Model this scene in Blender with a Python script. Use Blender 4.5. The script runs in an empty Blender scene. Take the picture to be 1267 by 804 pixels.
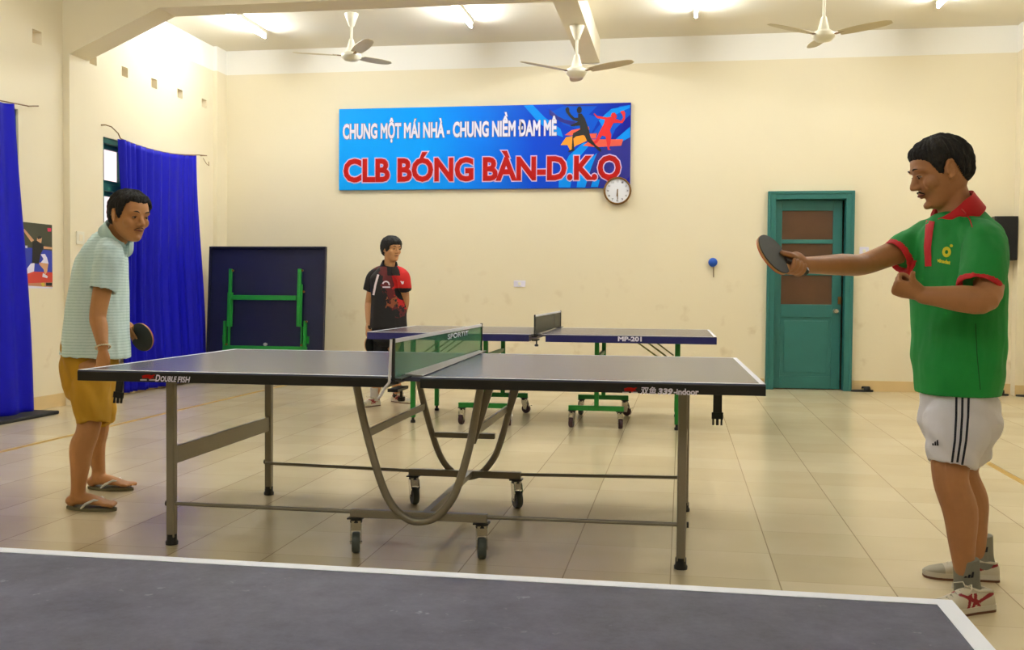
import bpy, bmesh, math, random
from mathutils import Vector, Matrix, noise
from mathutils.bvhtree import BVHTree
random.seed(7)
C = bpy.context.scene.collection
PI = math.pi
V = Vector

# ------------------------------------------------------------------ camera
F, PIT, ROLL, YAW, HC, CY0 = 1252.855, .031, .0081, .1658, 1.0962, -3.33
_c, _s = math.cos(YAW), math.sin(YAW)
FW = V((-_s*math.cos(PIT), _c*math.cos(PIT), -math.sin(PIT)))
_R = V((_c, _s, 0)); _U = _R.cross(FW)
R2 = _R*math.cos(ROLL)+_U*math.sin(ROLL); U2 = -_R*math.sin(ROLL)+_U*math.cos(ROLL)
CAM = V((0, 0, HC))
def _dir(x, y): return FW+R2*(x-633.5)/F-U2*(y-402-CY0)/F
def PY(x, y, Y): d = _dir(x, y); return CAM+d*(Y/d.y)      # point of the room at depth Y
def PX(x, y, X): d = _dir(x, y); return CAM+d*(X/d.x)
def PZ(x, y, Z): d = _dir(x, y); return CAM+d*((Z-HC)/d.z)
cam = bpy.data.cameras.new('camera'); co = bpy.data.objects.new('camera', cam); C.objects.link(co)
m = Matrix((R2, U2, -FW)).transposed().to_4x4(); m.translation = CAM
co.matrix_world = m
cam.sensor_width = 36; cam.lens = F/1267*36; cam.shift_y = CY0/1267; cam.clip_start = .02; cam.clip_end = 100
bpy.context.scene.camera = co

# ------------------------------------------------------------------ materials
def lin(c):
    c = c/255.
    return c/12.92 if c <= .04045 else ((c+.055)/1.055)**2.4
def rgb(r, g, b): return (lin(r), lin(g), lin(b), 1)
MATS = {}
def mat(name, col, rough=.6, metal=0, var=0, vscale=8, bump=0, bscale=60, alpha=1, emit=None, es=0, spec=.5, coat=0, coord='Object', sheen=0):
    if name in MATS: return MATS[name]
    m = bpy.data.materials.new(name); m.use_nodes = True
    nt = m.node_tree; p = nt.nodes['Principled BSDF']
    p.inputs['Base Color'].default_value = col; p.inputs['Roughness'].default_value = rough
    p.inputs['Metallic'].default_value = metal; p.inputs['Alpha'].default_value = alpha
    p.inputs['Specular IOR Level'].default_value = spec; p.inputs['Coat Weight'].default_value = coat
    p.inputs['Sheen Weight'].default_value = sheen
    tc = nt.nodes.new('ShaderNodeTexCoord')
    if var:
        n = nt.nodes.new('ShaderNodeTexNoise'); n.inputs['Scale'].default_value = vscale; n.inputs['Detail'].default_value = 6
        nt.links.new(tc.outputs[coord], n.inputs['Vector'])
        mx = nt.nodes.new('ShaderNodeMix'); mx.data_type = 'RGBA'
        mx.inputs[6].default_value = tuple(c*(1-var) for c in col[:3])+(1,)
        mx.inputs[7].default_value = tuple(min(1, c*(1+var)) for c in col[:3])+(1,)
        nt.links.new(n.outputs['Fac'], mx.inputs[0]); nt.links.new(mx.outputs[2], p.inputs['Base Color'])
    if bump:
        n = nt.nodes.new('ShaderNodeTexNoise'); n.inputs['Scale'].default_value = bscale; n.inputs['Detail'].default_value = 4
        nt.links.new(tc.outputs[coord], n.inputs['Vector'])
        b = nt.nodes.new('ShaderNodeBump'); b.inputs['Strength'].default_value = bump; b.inputs['Distance'].default_value = .01
        nt.links.new(n.outputs['Fac'], b.inputs['Height']); nt.links.new(b.outputs[0], p.inputs['Normal'])
    if emit:
        p.inputs['Emission Color'].default_value = emit; p.inputs['Emission Strength'].default_value = es
    MATS[name] = m
    return m

CREAM = rgb(234, 222, 192); WHITEC = rgb(240, 236, 226)
BAND_Z = 3.735
def wall_mat():
    m = bpy.data.materials.new('wall_paint'); m.use_nodes = True; nt = m.node_tree; p = nt.nodes['Principled BSDF']
    L = nt.links.new; N = nt.nodes.new
    tc = N('ShaderNodeTexCoord'); sp = N('ShaderNodeSeparateXYZ'); L(tc.outputs['Object'], sp.inputs[0])
    n = N('ShaderNodeTexNoise'); n.inputs['Scale'].default_value = 1.3; n.inputs['Detail'].default_value = 8; L(tc.outputs['Object'], n.inputs['Vector'])
    a = N('ShaderNodeMix'); a.data_type = 'RGBA'
    a.inputs[6].default_value = tuple(c*.95 for c in CREAM[:3])+(1,); a.inputs[7].default_value = CREAM
    L(n.outputs['Fac'], a.inputs[0])
    # scuffs low on the wall
    n2 = N('ShaderNodeTexNoise'); n2.inputs['Scale'].default_value = 5; n2.inputs['Detail'].default_value = 10; L(tc.outputs['Object'], n2.inputs['Vector'])
    r = N('ShaderNodeMapRange'); r.inputs[1].default_value = .60; r.inputs[2].default_value = .72; L(n2.outputs['Fac'], r.inputs[0])
    zr = N('ShaderNodeMapRange'); zr.inputs[1].default_value = 1.6; zr.inputs[2].default_value = .6; zr.inputs[3].default_value = 0; zr.inputs[4].default_value = .38; L(sp.outputs[2], zr.inputs[0])
    mu = N('ShaderNodeMath'); mu.operation = 'MULTIPLY'; L(r.outputs[0], mu.inputs[0]); L(zr.outputs[0], mu.inputs[1])
    b = N('ShaderNodeMix'); b.data_type = 'RGBA'; b.inputs[7].default_value = rgb(190, 165, 120)
    L(mu.outputs[0], b.inputs[0]); L(a.outputs[2], b.inputs[6])
    g = N('ShaderNodeMath'); g.operation = 'GREATER_THAN'; g.inputs[1].default_value = BAND_Z; L(sp.outputs[2], g.inputs[0])
    d = N('ShaderNodeMix'); d.data_type = 'RGBA'; d.inputs[7].default_value = WHITEC
    L(g.outputs[0], d.inputs[0]); L(b.outputs[2], d.inputs[6]); L(d.outputs[2], p.inputs['Base Color'])
    p.inputs['Roughness'].default_value = .55; p.inputs['Specular IOR Level'].default_value = .3
    bu = N('ShaderNodeBump'); bu.inputs['Strength'].default_value = .08; bu.inputs['Distance'].default_value = .01
    n3 = N('ShaderNodeTexNoise'); n3.inputs['Scale'].default_value = 25; L(tc.outputs['Object'], n3.inputs['Vector']); L(n3.outputs['Fac'], bu.inputs['Height']); L(bu.outputs[0], p.inputs['Normal'])
    return m
def floor_mat():
    m = bpy.data.materials.new('floor_tile'); m.use_nodes = True; nt = m.node_tree; p = nt.nodes['Principled BSDF']
    L = nt.links.new; N = nt.nodes.new
    tc = N('ShaderNodeTexCoord'); sp = N('ShaderNodeSeparateXYZ'); L(tc.outputs['Object'], sp.inputs[0])
    def math_(op, a, b=None, c=None):
        n = N('ShaderNodeMath'); n.operation = op
        for k, v in enumerate((a, b, c)):
            if v is None: continue
            if isinstance(v, (int, float)): n.inputs[k].default_value = v
            else: L(v, n.inputs[k])
        return n.outputs[0]
    def line(o, off, per, w):
        q = math_('DIVIDE', math_('SUBTRACT', o, off), per)
        fr = math_('FRACT', q); d = math_('MINIMUM', fr, math_('SUBTRACT', 1, fr))
        return math_('LESS_THAN', d, w/per/2), math_('FLOOR', q)
    lx, ix = line(sp.outputs[0], -.4364, .4077, .005)
    ly, iy = line(sp.outputs[1], 3.945, .4077, .0035)
    cb = N('ShaderNodeCombineXYZ'); L(ix, cb.inputs[0]); L(iy, cb.inputs[1])
    wn = N('ShaderNodeTexWhiteNoise'); wn.noise_dimensions = '2D'; L(cb.outputs[0], wn.inputs['Vector'])
    n = N('ShaderNodeTexNoise'); n.inputs['Scale'].default_value = 3; n.inputs['Detail'].default_value = 8; L(tc.outputs['Object'], n.inputs['Vector'])
    t = math_('ADD', math_('MULTIPLY', wn.outputs['Value'], .45), math_('MULTIPLY', n.outputs['Fac'], .55))
    a = N('ShaderNodeMix'); a.data_type = 'RGBA'; a.inputs[6].default_value = rgb(198, 180, 142); a.inputs[7].default_value = rgb(222, 206, 172); L(t, a.inputs[0])
    b = N('ShaderNodeMix'); b.data_type = 'RGBA'; b.inputs[7].default_value = rgb(112, 88, 52)
    L(math_('MAXIMUM', math_('MULTIPLY', lx, .6), math_('MULTIPLY', ly, .34)), b.inputs[0]); L(a.outputs[2], b.inputs[6])
    L(b.outputs[2], p.inputs['Base Color'])
    n2 = N('ShaderNodeTexNoise'); n2.inputs['Scale'].default_value = 2; n2.inputs['Detail'].default_value = 6; L(tc.outputs['Object'], n2.inputs['Vector'])
    rr = N('ShaderNodeMapRange'); rr.inputs[3].default_value = .17; rr.inputs[4].default_value = .3; L(n2.outputs['Fac'], rr.inputs[0]); L(rr.outputs[0], p.inputs['Roughness'])
    p.inputs['Specular IOR Level'].default_value = .55
    return m
M = {}
M['wall'] = wall_mat(); M['floor'] = floor_mat()
M['ceil'] = mat('ceiling_paint', rgb(232, 224, 205), .8, var=.02, vscale=1)
M['cream'] = mat('cream_paint', CREAM, .55, var=.02, vscale=2)
M['base'] = mat('baseboard_tile', rgb(214, 186, 134), .4, var=.06, vscale=6)
M['teal'] = mat('teal_paint', rgb(36, 104, 98), .45, var=.1, vscale=5, bump=.1)
M['teald'] = mat('dark_teal_paint', rgb(28, 92, 84), .45, var=.12, vscale=5)
M['glassb'] = mat('brown_glass', rgb(86, 58, 38), .25, var=.3, vscale=3, coord='Object')
M['curtain'] = mat('blue_satin', rgb(12, 12, 168), .55, spec=.18)
M['slate'] = mat('slate_table_paint', rgb(74, 78, 104), .24, var=.1, vscale=40, spec=.7)
M['slate2'] = mat('grey_table_paint', rgb(98, 94, 102), .26, var=.06, vscale=30, spec=.7)
M['white'] = mat('white_line_paint', rgb(240, 240, 246), .5)
M['black'] = mat('black_plastic', rgb(14, 14, 15), .4)
M['rubber'] = mat('black_rubber', rgb(22, 21, 20), .7)
M['steel'] = mat('grey_steel_paint', rgb(140, 132, 115), .35, metal=.35, var=.05, vscale=10)
M['chrome'] = mat('chrome', rgb(200, 198, 190), .2, metal=1)
M['wheel'] = mat('grey_wheel', rgb(72, 78, 72), .5)
M['wheelr'] = mat('maroon_wheel', rgb(60, 28, 30), .5)
M['navy'] = mat('navy_edge_paint', rgb(24, 26, 92), .45)
M['navyd'] = mat('navy_board', rgb(10, 15, 54), .5, var=.2, vscale=3)
M['green'] = mat('green_paint', rgb(22, 132, 44), .4, var=.05)
M['red'] = mat('red_print', rgb(172, 14, 4), .5, spec=.2)
M['pink'] = mat('pale_pink_print', rgb(214, 186, 222), .5, spec=.2)
M['wprint'] = mat('white_print', rgb(226, 222, 240), .5, spec=.2)
M['fan'] = mat('cream_enamel', rgb(232, 226, 205), .35, var=.03)
M['fanb'] = mat('blade_enamel', rgb(205, 190, 150), .4, var=.05)
M['bronze'] = mat('brown_gilt', rgb(120, 84, 30), .35, metal=.3)
M['tube'] = mat('fluorescent_tube', (1, 1, 1, 1), .5, emit=(.91, .965, 1.0, 1), es=125)
M['net'] = mat('green_netting', rgb(20, 128, 66), .7, alpha=.5)
M['netd'] = mat('grey_netting', rgb(48, 52, 40), .7, alpha=.72)
M['tape'] = mat('white_tape', rgb(225, 222, 228), .7)
M['tapeg'] = mat('grey_tape', rgb(165, 160, 160), .7)

# ------------------------------------------------------------------ mesh builder
def axes(d):
    d = d.normalized(); a = V((0, 0, 1)) if abs(d.z) < .9 else V((0, 1, 0))
    u = d.cross(a).normalized(); return u, d.cross(u).normalized()
class MB:
    def __init__(s): s.v = []; s.f = []; s.mi = []; s.cur = 0
    def add(s, vs, fs):
        o = len(s.v); s.v += [V(p) for p in vs]; s.f += [tuple(i+o for i in f) for f in fs]; s.mi += [s.cur]*len(fs); return s
    def box(s, x0, x1, y0, y1, z0, z1, rot=None, piv=None):
        vs = [V((x, y, z)) for z in (z0, z1) for y in (y0, y1) for x in (x0, x1)]
        if rot: vs = [rot @ (p-piv)+piv for p in vs]
        return s.add(vs, [(0, 2, 3, 1), (4, 5, 7, 6), (0, 1, 5, 4), (2, 6, 7, 3), (0, 4, 6, 2), (1, 3, 7, 5)])
    def bar(s, p0, p1, w, h, up=V((0, 0, 1))):
        p0, p1 = V(p0), V(p1); d = (p1-p0).normalized(); a = d.cross(up)
        if a.length < 1e-4: a = d.cross(V((0, 1, 0)))
        a.normalize(); b = a.cross(d)
        vs = [p+a*w/2*i+b*h/2*j for p in (p0, p1) for i, j in ((-1, -1), (1, -1), (1, 1), (-1, 1))]
        return s.add(vs, [(3, 2, 1, 0), (4, 5, 6, 7), (0, 1, 5, 4), (1, 2, 6, 5), (2, 3, 7, 6), (3, 0, 4, 7)])
    def path(s, pts, r, n=12, caps=True):
        pts = [V(p) for p in pts]; k = len(pts)
        rs = r if isinstance(r, (list, tuple)) else [r]*k
        vs = []; u = None
        for i, p in enumerate(pts):
            t = (pts[min(i+1, k-1)]-pts[max(i-1, 0)]).normalized()
            if u is None: u, _ = axes(t)
            u = (u-t*u.dot(t)).normalized(); w = t.cross(u)
            vs += [p+(u*math.cos(2*PI*j/n)+w*math.sin(2*PI*j/n))*rs[i] for j in range(n)]
        fs = [(i*n+j, i*n+(j+1) % n, (i+1)*n+(j+1) % n, (i+1)*n+j) for i in range(k-1) for j in range(n)]
        if caps: fs += [tuple(range(n))[::-1], tuple(range((k-1)*n, k*n))]
        return s.add(vs, fs)
    def tube(s, p0, p1, r, n=14): return s.path([p0, p1], r, n)
    def lathe(s, prof, c=(0, 0, 0), ax=(0, 0, 1), n=32):
        c = V(c); ax = V(ax).normalized(); u, w = axes(ax); k = len(prof)
        vs = [c+ax*z+(u*math.cos(2*PI*j/n)+w*math.sin(2*PI*j/n))*max(r, 1e-5) for r, z in prof for j in range(n)]
        fs = [(i*n+j, i*n+(j+1) % n, (i+1)*n+(j+1) % n, (i+1)*n+j) for i in range(k-1) for j in range(n)]
        fs += [tuple(range(n))[::-1], tuple(range((k-1)*n, k*n))]
        return s.add(vs, fs)
    def prism(s, pts, O, U, W, D):
        """outline pts (a,b) at O+a*U+b*W, thickness vector D"""
        O, U, W, D = V(O), V(U), V(W), V(D); k = len(pts)
        vs = [O+U*a+W*b for a, b in pts]+[O+U*a+W*b+D for a, b in pts]
        fs = [tuple(range(k)), tuple(range(k, 2*k))[::-1]]+[(i, i+k, (i+1) % k+k, (i+1) % k) for i in range(k)]
        return s.add(vs, fs)
    def build(s, name, mats, parent=None, smooth=False, bevel=0, world=False, recalc=True, shift=None):
        me = bpy.data.meshes.new(name); vs = s.v
        if world and parent is not None:
            inv = parent.matrix_basis.inverted(); vs = [inv @ p for p in vs]
        if shift is not None: vs = [p+shift for p in vs]
        if not isinstance(mats, (list, tuple)): mats = [mats]
        me.from_pydata([tuple(p) for p in vs], [], s.f)
        for mm in mats: me.materials.append(mm)
        me.polygons.foreach_set('material_index', s.mi)
        if recalc:
            bm = bmesh.new(); bm.from_mesh(me); bmesh.ops.recalc_face_normals(bm, faces=bm.faces); bm.to_mesh(me); bm.free()
        o = bpy.data.objects.new(name, me); C.objects.link(o)
        if parent is not None: o.parent = parent
        if smooth:
            me.polygons.foreach_set('use_smooth', [True]*len(me.polygons))
            try: me.set_sharp_from_angle(angle=R(38))
            except Exception: pass
        if bevel:
            b = o.modifiers.new('bevel', 'BEVEL'); b.width = bevel; b.segments = 2; b.limit_method = 'ANGLE'
        return o
def R(a): return math.radians(a)
def tag(o, label=None, cat=None, group=None, kind=None):
    if label: o['label'] = label
    if cat: o['category'] = cat
    if group: o['group'] = group
    if kind: o['kind'] = kind
    return o
def empty(name, loc, rz=0, label=None, cat=None, group=None):
    o = bpy.data.objects.new(name, None); C.objects.link(o); o.empty_display_size = .1
    o.matrix_basis = Matrix.Translation(V(loc)) @ Matrix.Rotation(rz, 4, 'Z')
    return tag(o, label, cat, group)
def struct(name, mb, m, **k): return tag(mb.build(name, m, **k), kind='structure')
def copy_tree(o, parent=None):
    c = o.copy(); C.objects.link(c); c.parent = parent
    for ch in list(o.children): copy_tree(ch, c)
    return c
def text_polys(body, bold=0., res=3):
    cu = bpy.data.curves.new('t', 'FONT'); cu.body = body; cu.bevel_depth = bold; cu.bevel_resolution = 0; cu.resolution_u = res
    o = bpy.data.objects.new('t', cu); C.objects.link(o)
    dg = bpy.context.evaluated_depsgraph_get(); dg.update()
    me = bpy.data.meshes.new_from_object(o.evaluated_get(dg))
    vs = [V((v.co.x, v.co.y, v.co.z)) for v in me.vertices]; fs = [tuple(p.vertices) for p in me.polygons if not bold or p.normal.z > .1]
    bpy.data.objects.remove(o); bpy.data.curves.remove(cu); bpy.data.meshes.remove(me)
    return vs, fs
def put_text(mb, body, O, U, W, w, h, bold=0., shear=0., ref=None, lift=0.):
    """writes body into the box of width w (along unit U) and height h (along unit W) with its lower left corner at O"""
    vs, fs = text_polys(body, bold)
    rv = text_polys(ref[0], ref[1])[0] if ref else vs
    x0, x1 = min(p.x for p in rv), max(p.x for p in rv); y0, y1 = min(p.y for p in rv), max(p.y for p in rv)
    O, U, W = V(O), V(U), V(W); nrm = U.cross(W)
    out = []
    for p in vs:
        a = (p.x-x0)/(x1-x0)*w; b = (p.y-y0)/(y1-y0)*h
        out.append(O+U*(a+shear*b)+W*b+nrm*(lift+p.z*.12*h))
    mb.add(out, fs)

# ------------------------------------------------------------------ room shell
LX, BY, RX, FY, CZ = -5.644, 11.867, 3.86, -4.5, 4.03
CX = -1.095
def wall_holes(name, axis, at, thick, a0, a1, z0, z1, holes):
    """wall in the plane axis=at with rectangular through holes (lo, hi, zlo, zhi)"""
    As = sorted({a0, a1, *[h[0] for h in holes], *[h[1] for h in holes]}); Zs = sorted({z0, z1, *[h[2] for h in holes], *[h[3] for h in holes]})
    mb = MB()
    def hole(i, j):
        if i < 0 or j < 0 or i >= len(As)-1 or j >= len(Zs)-1: return True
        a, z = (As[i]+As[i+1])/2, (Zs[j]+Zs[j+1])/2
        return any(h[0] < a < h[1] and h[2] < z < h[3] for h in holes)
    P = (lambda t, a, z: V((t, a, z))) if axis == 'x' else (lambda t, a, z: V((a, t, z)))
    for i in range(len(As)-1):
        for j in range(len(Zs)-1):
            if hole(i, j): continue
            a, b, z, y = As[i], As[i+1], Zs[j], Zs[j+1]
            for t in (at, at+thick): mb.add([P(t, a, z), P(t, b, z), P(t, b, y), P(t, a, y)], [(0, 1, 2, 3)])
            if hole(i-1, j): mb.add([P(at, a, z), P(at, a, y), P(at+thick, a, y), P(at+thick, a, z)], [(0, 1, 2, 3)])
            if hole(i+1, j): mb.add([P(at, b, z), P(at, b, y), P(at+thick, b, y), P(at+thick, b, z)], [(0, 1, 2, 3)])
            if hole(i, j-1): mb.add([P(at, a, z), P(at, b, z), P(at+thick, b, z), P(at+thick, a, z)], [(0, 1, 2, 3)])
            if hole(i, j+1): mb.add([P(at, a, y), P(at, b, y), P(at+thick, b, y), P(at+thick, a, y)], [(0, 1, 2, 3)])
    o = struct(name, mb, M['wall'])
    bm = bmesh.new(); bm.from_mesh(o.data); bmesh.ops.remove_doubles(bm, verts=bm.verts, dist=1e-4); bmesh.ops.recalc_face_normals(bm, faces=bm.faces); bm.to_mesh(o.data); bm.free()
    return o
vents = [(8.13, 8.26, 3.24, 3.36)]+[(y, y+.12, 3.25, 3.35) for y in (9.0, 9.565, 10.15, 10.72, 11.31)]+[(y, y+.12, 3.25, 3.35) for y in (4.2, 5.2, 6.2, 7.2)]
WIN2 = (9.223, 11.12, .9, 2.585); WIN1 = (5.9, 7.93, .9, 2.62)
wall_holes('wall_left', 'x', LX, -.22, FY, BY, 0, CZ, vents+[WIN2, WIN1])
DR = (1.01, 1.83, 0, 2.16)
wall_holes('wall_back', 'y', BY, .22, LX-.22, RX+.22, 0, CZ, [DR])
struct('wall_right', MB().box(RX, RX+.22, FY, BY, 0, CZ), M['wall'])
struct('wall_front', MB().box(LX-.22, RX+.22, FY-.22, FY, 0, CZ), M['wall'])
struct('floor', MB().box(LX-.22, RX+.22, FY-.22, BY+.22, -.1, 0), M['floor'])
struct('ceiling', MB().box(LX-.22, RX+.22, FY-.22, BY+.22, CZ, CZ+.12), M['ceil'])
# closed box added behind the door to keep outside light from the gap
struct('wall_light_block', MB().box(.7, 2.2, BY+1.4, BY+1.5, -.1, 2.6).box(.6, .7, BY+.22, BY+1.5, -.1, 2.6).box(2.2, 2.3, BY+.22, BY+1.5, -.1, 2.6).box(.6, 2.3, BY+.22, BY+1.5, 2.6, 2.7).box(.6, 2.3, BY+.22, BY+1.5, -.1, 0), M['cream'])
# pilasters and beams
struct('trim_1', MB().box(LX, LX+.065, 8.57, 8.87, 0, 3.239), M['wall'])
struct('trim_2', MB().box(LX, LX+.05, 11.60, BY, 0, CZ), M['wall'])
struct('trim_3', MB().box(3.575, RX, BY-.16, BY, 0, CZ), M['wall'])
def cross_beam(name, y0, y1):
    pr = [(LX, CZ), (LX, 3.235), (LX+.065, 3.24), (-4.69, 3.625), (2.55, 3.625), (RX, 3.235), (RX, CZ)]
    struct(name, MB().prism(pr, (0, y0, 0), (1, 0, 0), (0, 0, 1), (0, y1-y0, 0)), M['wall'])
cross_beam('trim_4', 8.57, 8.87)
cross_beam('trim_5', 3.2, 3.5); cross_beam('trim_6', -2.2, -1.9)
M['beam'] = mat('beam_paint', rgb(232, 222, 196), .6)
struct('trim_7', MB().box(-1.205, -.975, 8.87, BY, 3.757, CZ), M['beam'])
struct('trim_8', MB().box(-1.205, -.975, 3.5, 8.57, 3.757, CZ), M['beam'])
# skirting
struct('baseboard_back', MB().box(LX+.05, .94, BY-.012, BY, 0, .12).box(1.905, 3.575, BY-.012, BY, 0, .12).box(3.575, RX, BY-.172, BY-.16, 0, .12), M['base'])
struct('baseboard_left', MB().box(LX, LX+.012, FY, 8.57, 0, .12).box(LX, LX+.012, 8.87, 11.6, 0, .12).box(LX+.065, LX+.077, 8.57, 8.87, 0, .12), M['base'])
struct('baseboard_right', MB().box(RX-.012, RX, FY, BY-.172, 0, .12), M['base'])
M['yline'] = mat('yellow_court_paint', rgb(190, 150, 62), .45, var=.2, vscale=9)
struct('trim_9', MB().box(-4.475, -4.425, 3.0, 11.0, .0, .0012), M['yline'])
struct('trim_10', MB().box(1.96, 2.005, 3.0, 7.4, .0, .0012), M['yline'])

# windows on the left wall
def window(name, w):
    y0, y1, z0, z1 = w; e = empty(name, (LX-.1, (y0+y1)/2, z0)); e['kind'] = 'structure'
    f = MB(); x0, x1 = LX-.14, LX-.02
    for a, b, c, d in ((y0, y0+.05, z0, z1), (y1-.05, y1, z0, z1), (y0, y1, z1-.055, z1), (y0, y1, z0, z0+.05)): f.box(x0, x1, a, b, c, d)
    f.box(x0, x1, y0+.05, y1-.05, 2.06, 2.13)
    n = 4; st = (y1-y0-.1)/n
    for k in range(1, n): f.box(x0+.02, x1, y0+.05+k*st-.03, y0+.05+k*st+.03, z0+.05, z1-.055)
    f.build('window_frame', M['teald'], e, bevel=.004, world=True)
    for k in range(n):
        a = y0+.05+k*st+(.03 if k else 0); b = y0+.05+(k+1)*st-(.03 if k < n-1 else 0)
        s = MB()
        for zz0, zz1 in ((z0+.05, 2.06), (2.13, z1-.055)):
            s.box(x0+.03, x0+.06, a, a+.045, zz0, zz1); s.box(x0+.03, x0+.06, b-.045, b, zz0, zz1)
            s.box(x0+.03, x0+.06, a+.045, b-.045, zz0, zz0+.045); s.box(x0+.03, x0+.06, a+.045, b-.045, zz1-.045, zz1)
        s.build('window_sash', M['teal'], e, world=True)
        MB().box(x0+.043, x0+.047, a+.045, b-.045, z0+.095, 2.015).box(x0+.043, x0+.047, a+.045, b-.045, 2.175, z1-.1).build('window_pane', GLASS, e, world=True)
    return e
GLASS = bpy.data.materials.new('window_glass'); GLASS.use_nodes = True
_p = GLASS.node_tree.nodes['Principled BSDF']; _p.inputs['Base Color'].default_value = rgb(240, 214, 216); _p.inputs['Transmission Weight'].default_value = 1; _p.inputs['Roughness'].default_value = .12; _p.inputs['IOR'].default_value = 1.1
window('window_1', WIN1); window('window_2', WIN2)

# door
def door():
    e = empty('door_1', (1.42, BY, 0)); e['kind'] = 'structure'
    def px(x): return PY(x, 360, BY).x
    def pz(y): return PY(1000, y, BY).z
    X0, X1 = px(949.5), px(1053.5); Zt = pz(238)
    w = .078
    f = MB().box(X0, X0+w, BY-.05, BY+.1, 0, Zt).box(X1-w, X1, BY-.05, BY+.1, 0, Zt).box(X0+w, X1-w, BY-.05, BY+.1, Zt-w, Zt)
    f.box(X0-.012, X0+.02, BY-.062, BY, 0, Zt+.012).box(X1-.02, X1+.012, BY-.062, BY, 0, Zt+.012).box(X0-.012, X1+.012, BY-.0622, BY, Zt-.02, Zt+.0121)
    f.build('door_frame', M['teal'], e, bevel=.005, world=True)
    hinge = V((X0+w+.004, BY+.04, 0)); L = px(1042)-X0-w; T = .04
    rot = Matrix.Rotation(R(3.5), 3, 'Z')
    def bx(mb, a0, a1, t0, t1, z0, z1): mb.box(hinge.x+a0, hinge.x+a1, hinge.y+t0, hinge.y+t1, z0, z1, rot, hinge)
    a = lambda x: px(x)-hinge.x
    gl = [(pz(296), pz(260)), (pz(338), pz(301)), (pz(376.7), pz(340.5))]; ga, gb = a(966.8), a(1030.8)
    lf = MB(); Zl = Zt-w-.004
    bx(lf, 0, ga, 0, T, .01, Zl); bx(lf, gb, L, 0, T, .01, Zl)
    zs = [.01, pz(466), pz(392.6), gl[2][0], gl[2][1], gl[1][0], gl[1][1], gl[0][0], gl[0][1], Zl]
    bx(lf, ga, gb, 0, T, zs[0], zs[1]); bx(lf, ga, gb, 0, T, zs[2], zs[3]); bx(lf, ga, gb, 0, T, zs[4], zs[5]); bx(lf, ga, gb, 0, T, zs[6], zs[7]); bx(lf, ga, gb, 0, T, zs[8], zs[9])
    lf.build('door_leaf', M['teal'], e, bevel=.004, world=True)
    pn = MB(); bx(pn, ga-.005, gb+.005, .012, T-.012, zs[1]-.005, zs[2]+.005); bx(pn, ga+.04, gb-.04, .004, .03, zs[1]+.04, zs[2]-.04)
    pn.build('door_panel', M['teal'], e, bevel=.006, world=True)
    for q in gl:
        g = MB(); bx(g, ga-.003, gb+.003, .016, .022, q[0]-.003, q[1]+.003); g.build('door_glass', M['glassb'], e, world=True)
    h = MB(); hp = rot @ V((a(1035.5), 0, 0)); hx, hy, hz = hinge.x+hp.x, hinge.y+hp.y, pz(384.5)
    h.lathe([(.028, 0), (.028, -.008), (.012, -.012), (.012, -.04), (.026, -.045), (.03, -.06), (.024, -.075), (0, -.078)], (hx, hy, hz), (0, 1, 0), 20)
    h.build('door_knob', M['chrome'], e, smooth=True, world=True)
    k = MB().box(hx+.025, hx+.06, hy-.014, hy+.004, pz(376), pz(367)).lathe([(.012, 0), (.012, -.02), (0, -.021)], (hx+.04, hy-.01, pz(371)), (0, 1, 0), 14)
    k.build('door_latch', M['bronze'], e, world=True)
door()

# ------------------------------------------------------------------ things on the walls
CL_L = 'royal blue satin curtain'
def curtain(name, label, yt0, yt1, yb0, yb1, zt0, zt1, zb, amp, folds, sag, x0, seed):
    t = empty(name, (LX, (yb0+yb1)/2, 0), 0, label, 'curtain', 'blue curtains on the left wall')
    rnd = random.Random(seed); ph = [rnd.uniform(0, 6.28) for _ in range(6)]
    NU, NV = 240, 50; vs = []; fs = []
    for j in range(NV+1):
        v = j/NV
        for i in range(NU+1):
            u = i/NU
            yt = yt0+(yt1-yt0)*u; yb = yb0+(yb1-yb0)*u
            zt = zt0+(zt1-zt0)*u-sag*4*u*(1-u)
            y = yt+(yb-yt)*v; z = zt+(zb-zt)*v
            uu = u+.012*math.sin(3*v+ph[0])
            a = amp*(.6+.5*v)
            dens = folds*2*PI*(uu+.06*math.sin(2*PI*uu+ph[1]))
            w = math.sin(dens+ph[2]+.5*math.sin(2*v))+.55*math.sin(dens*.61+ph[3]+.8*v)+.3*math.sin(dens*.37+ph[4]+v)
            quiet = .35 if (.55 < u < .78 and seed == 2) else 1
            a *= 1-.6*u**4 if seed == 2 else 1
            vs.append(V((x0+a*w*quiet+.015*math.sin(5*v+4*u), y+.012*math.cos(dens+1)*v, z)))
    W = NU+1
    fs = [(j*W+i, j*W+i+1, (j+1)*W+i+1, (j+1)*W+i) for j in range(NV) for i in range(NU)]
    o = MB().add(vs, fs).build('curtain_cloth', M['curtain'], t, smooth=True, world=True, recalc=False)
    s = o.modifiers.new('thick', 'SOLIDIFY'); s.thickness = .003
    return t, vs, W
x0 = LX+.08
t, vs, W = curtain('curtain', 'royal blue curtain hanging over the window between the pillar and the corner', PX(149, 173, x0).y, PX(245, 193, x0).y, PX(154, 484, x0).y, PX(254, 478, x0).y, 2.585, 2.64, .03, .032, 13, .05, x0, 2)
ya_, yb_ = PX(149, 173, x0).y, PX(245, 193, x0).y
pts = [V((LX, 9.19, 2.69)), V((x0-.03, 9.19, 2.69)), V((x0, 9.24, 2.68)), V((x0, 9.36, 2.635))]+[V((x0, ya_+(yb_-ya_)*k/16, 2.59+.055*k/16-.05*4*(k/16)*(1-k/16))) for k in range(17)]+[V((x0, 11.27, 2.665))]
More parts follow.
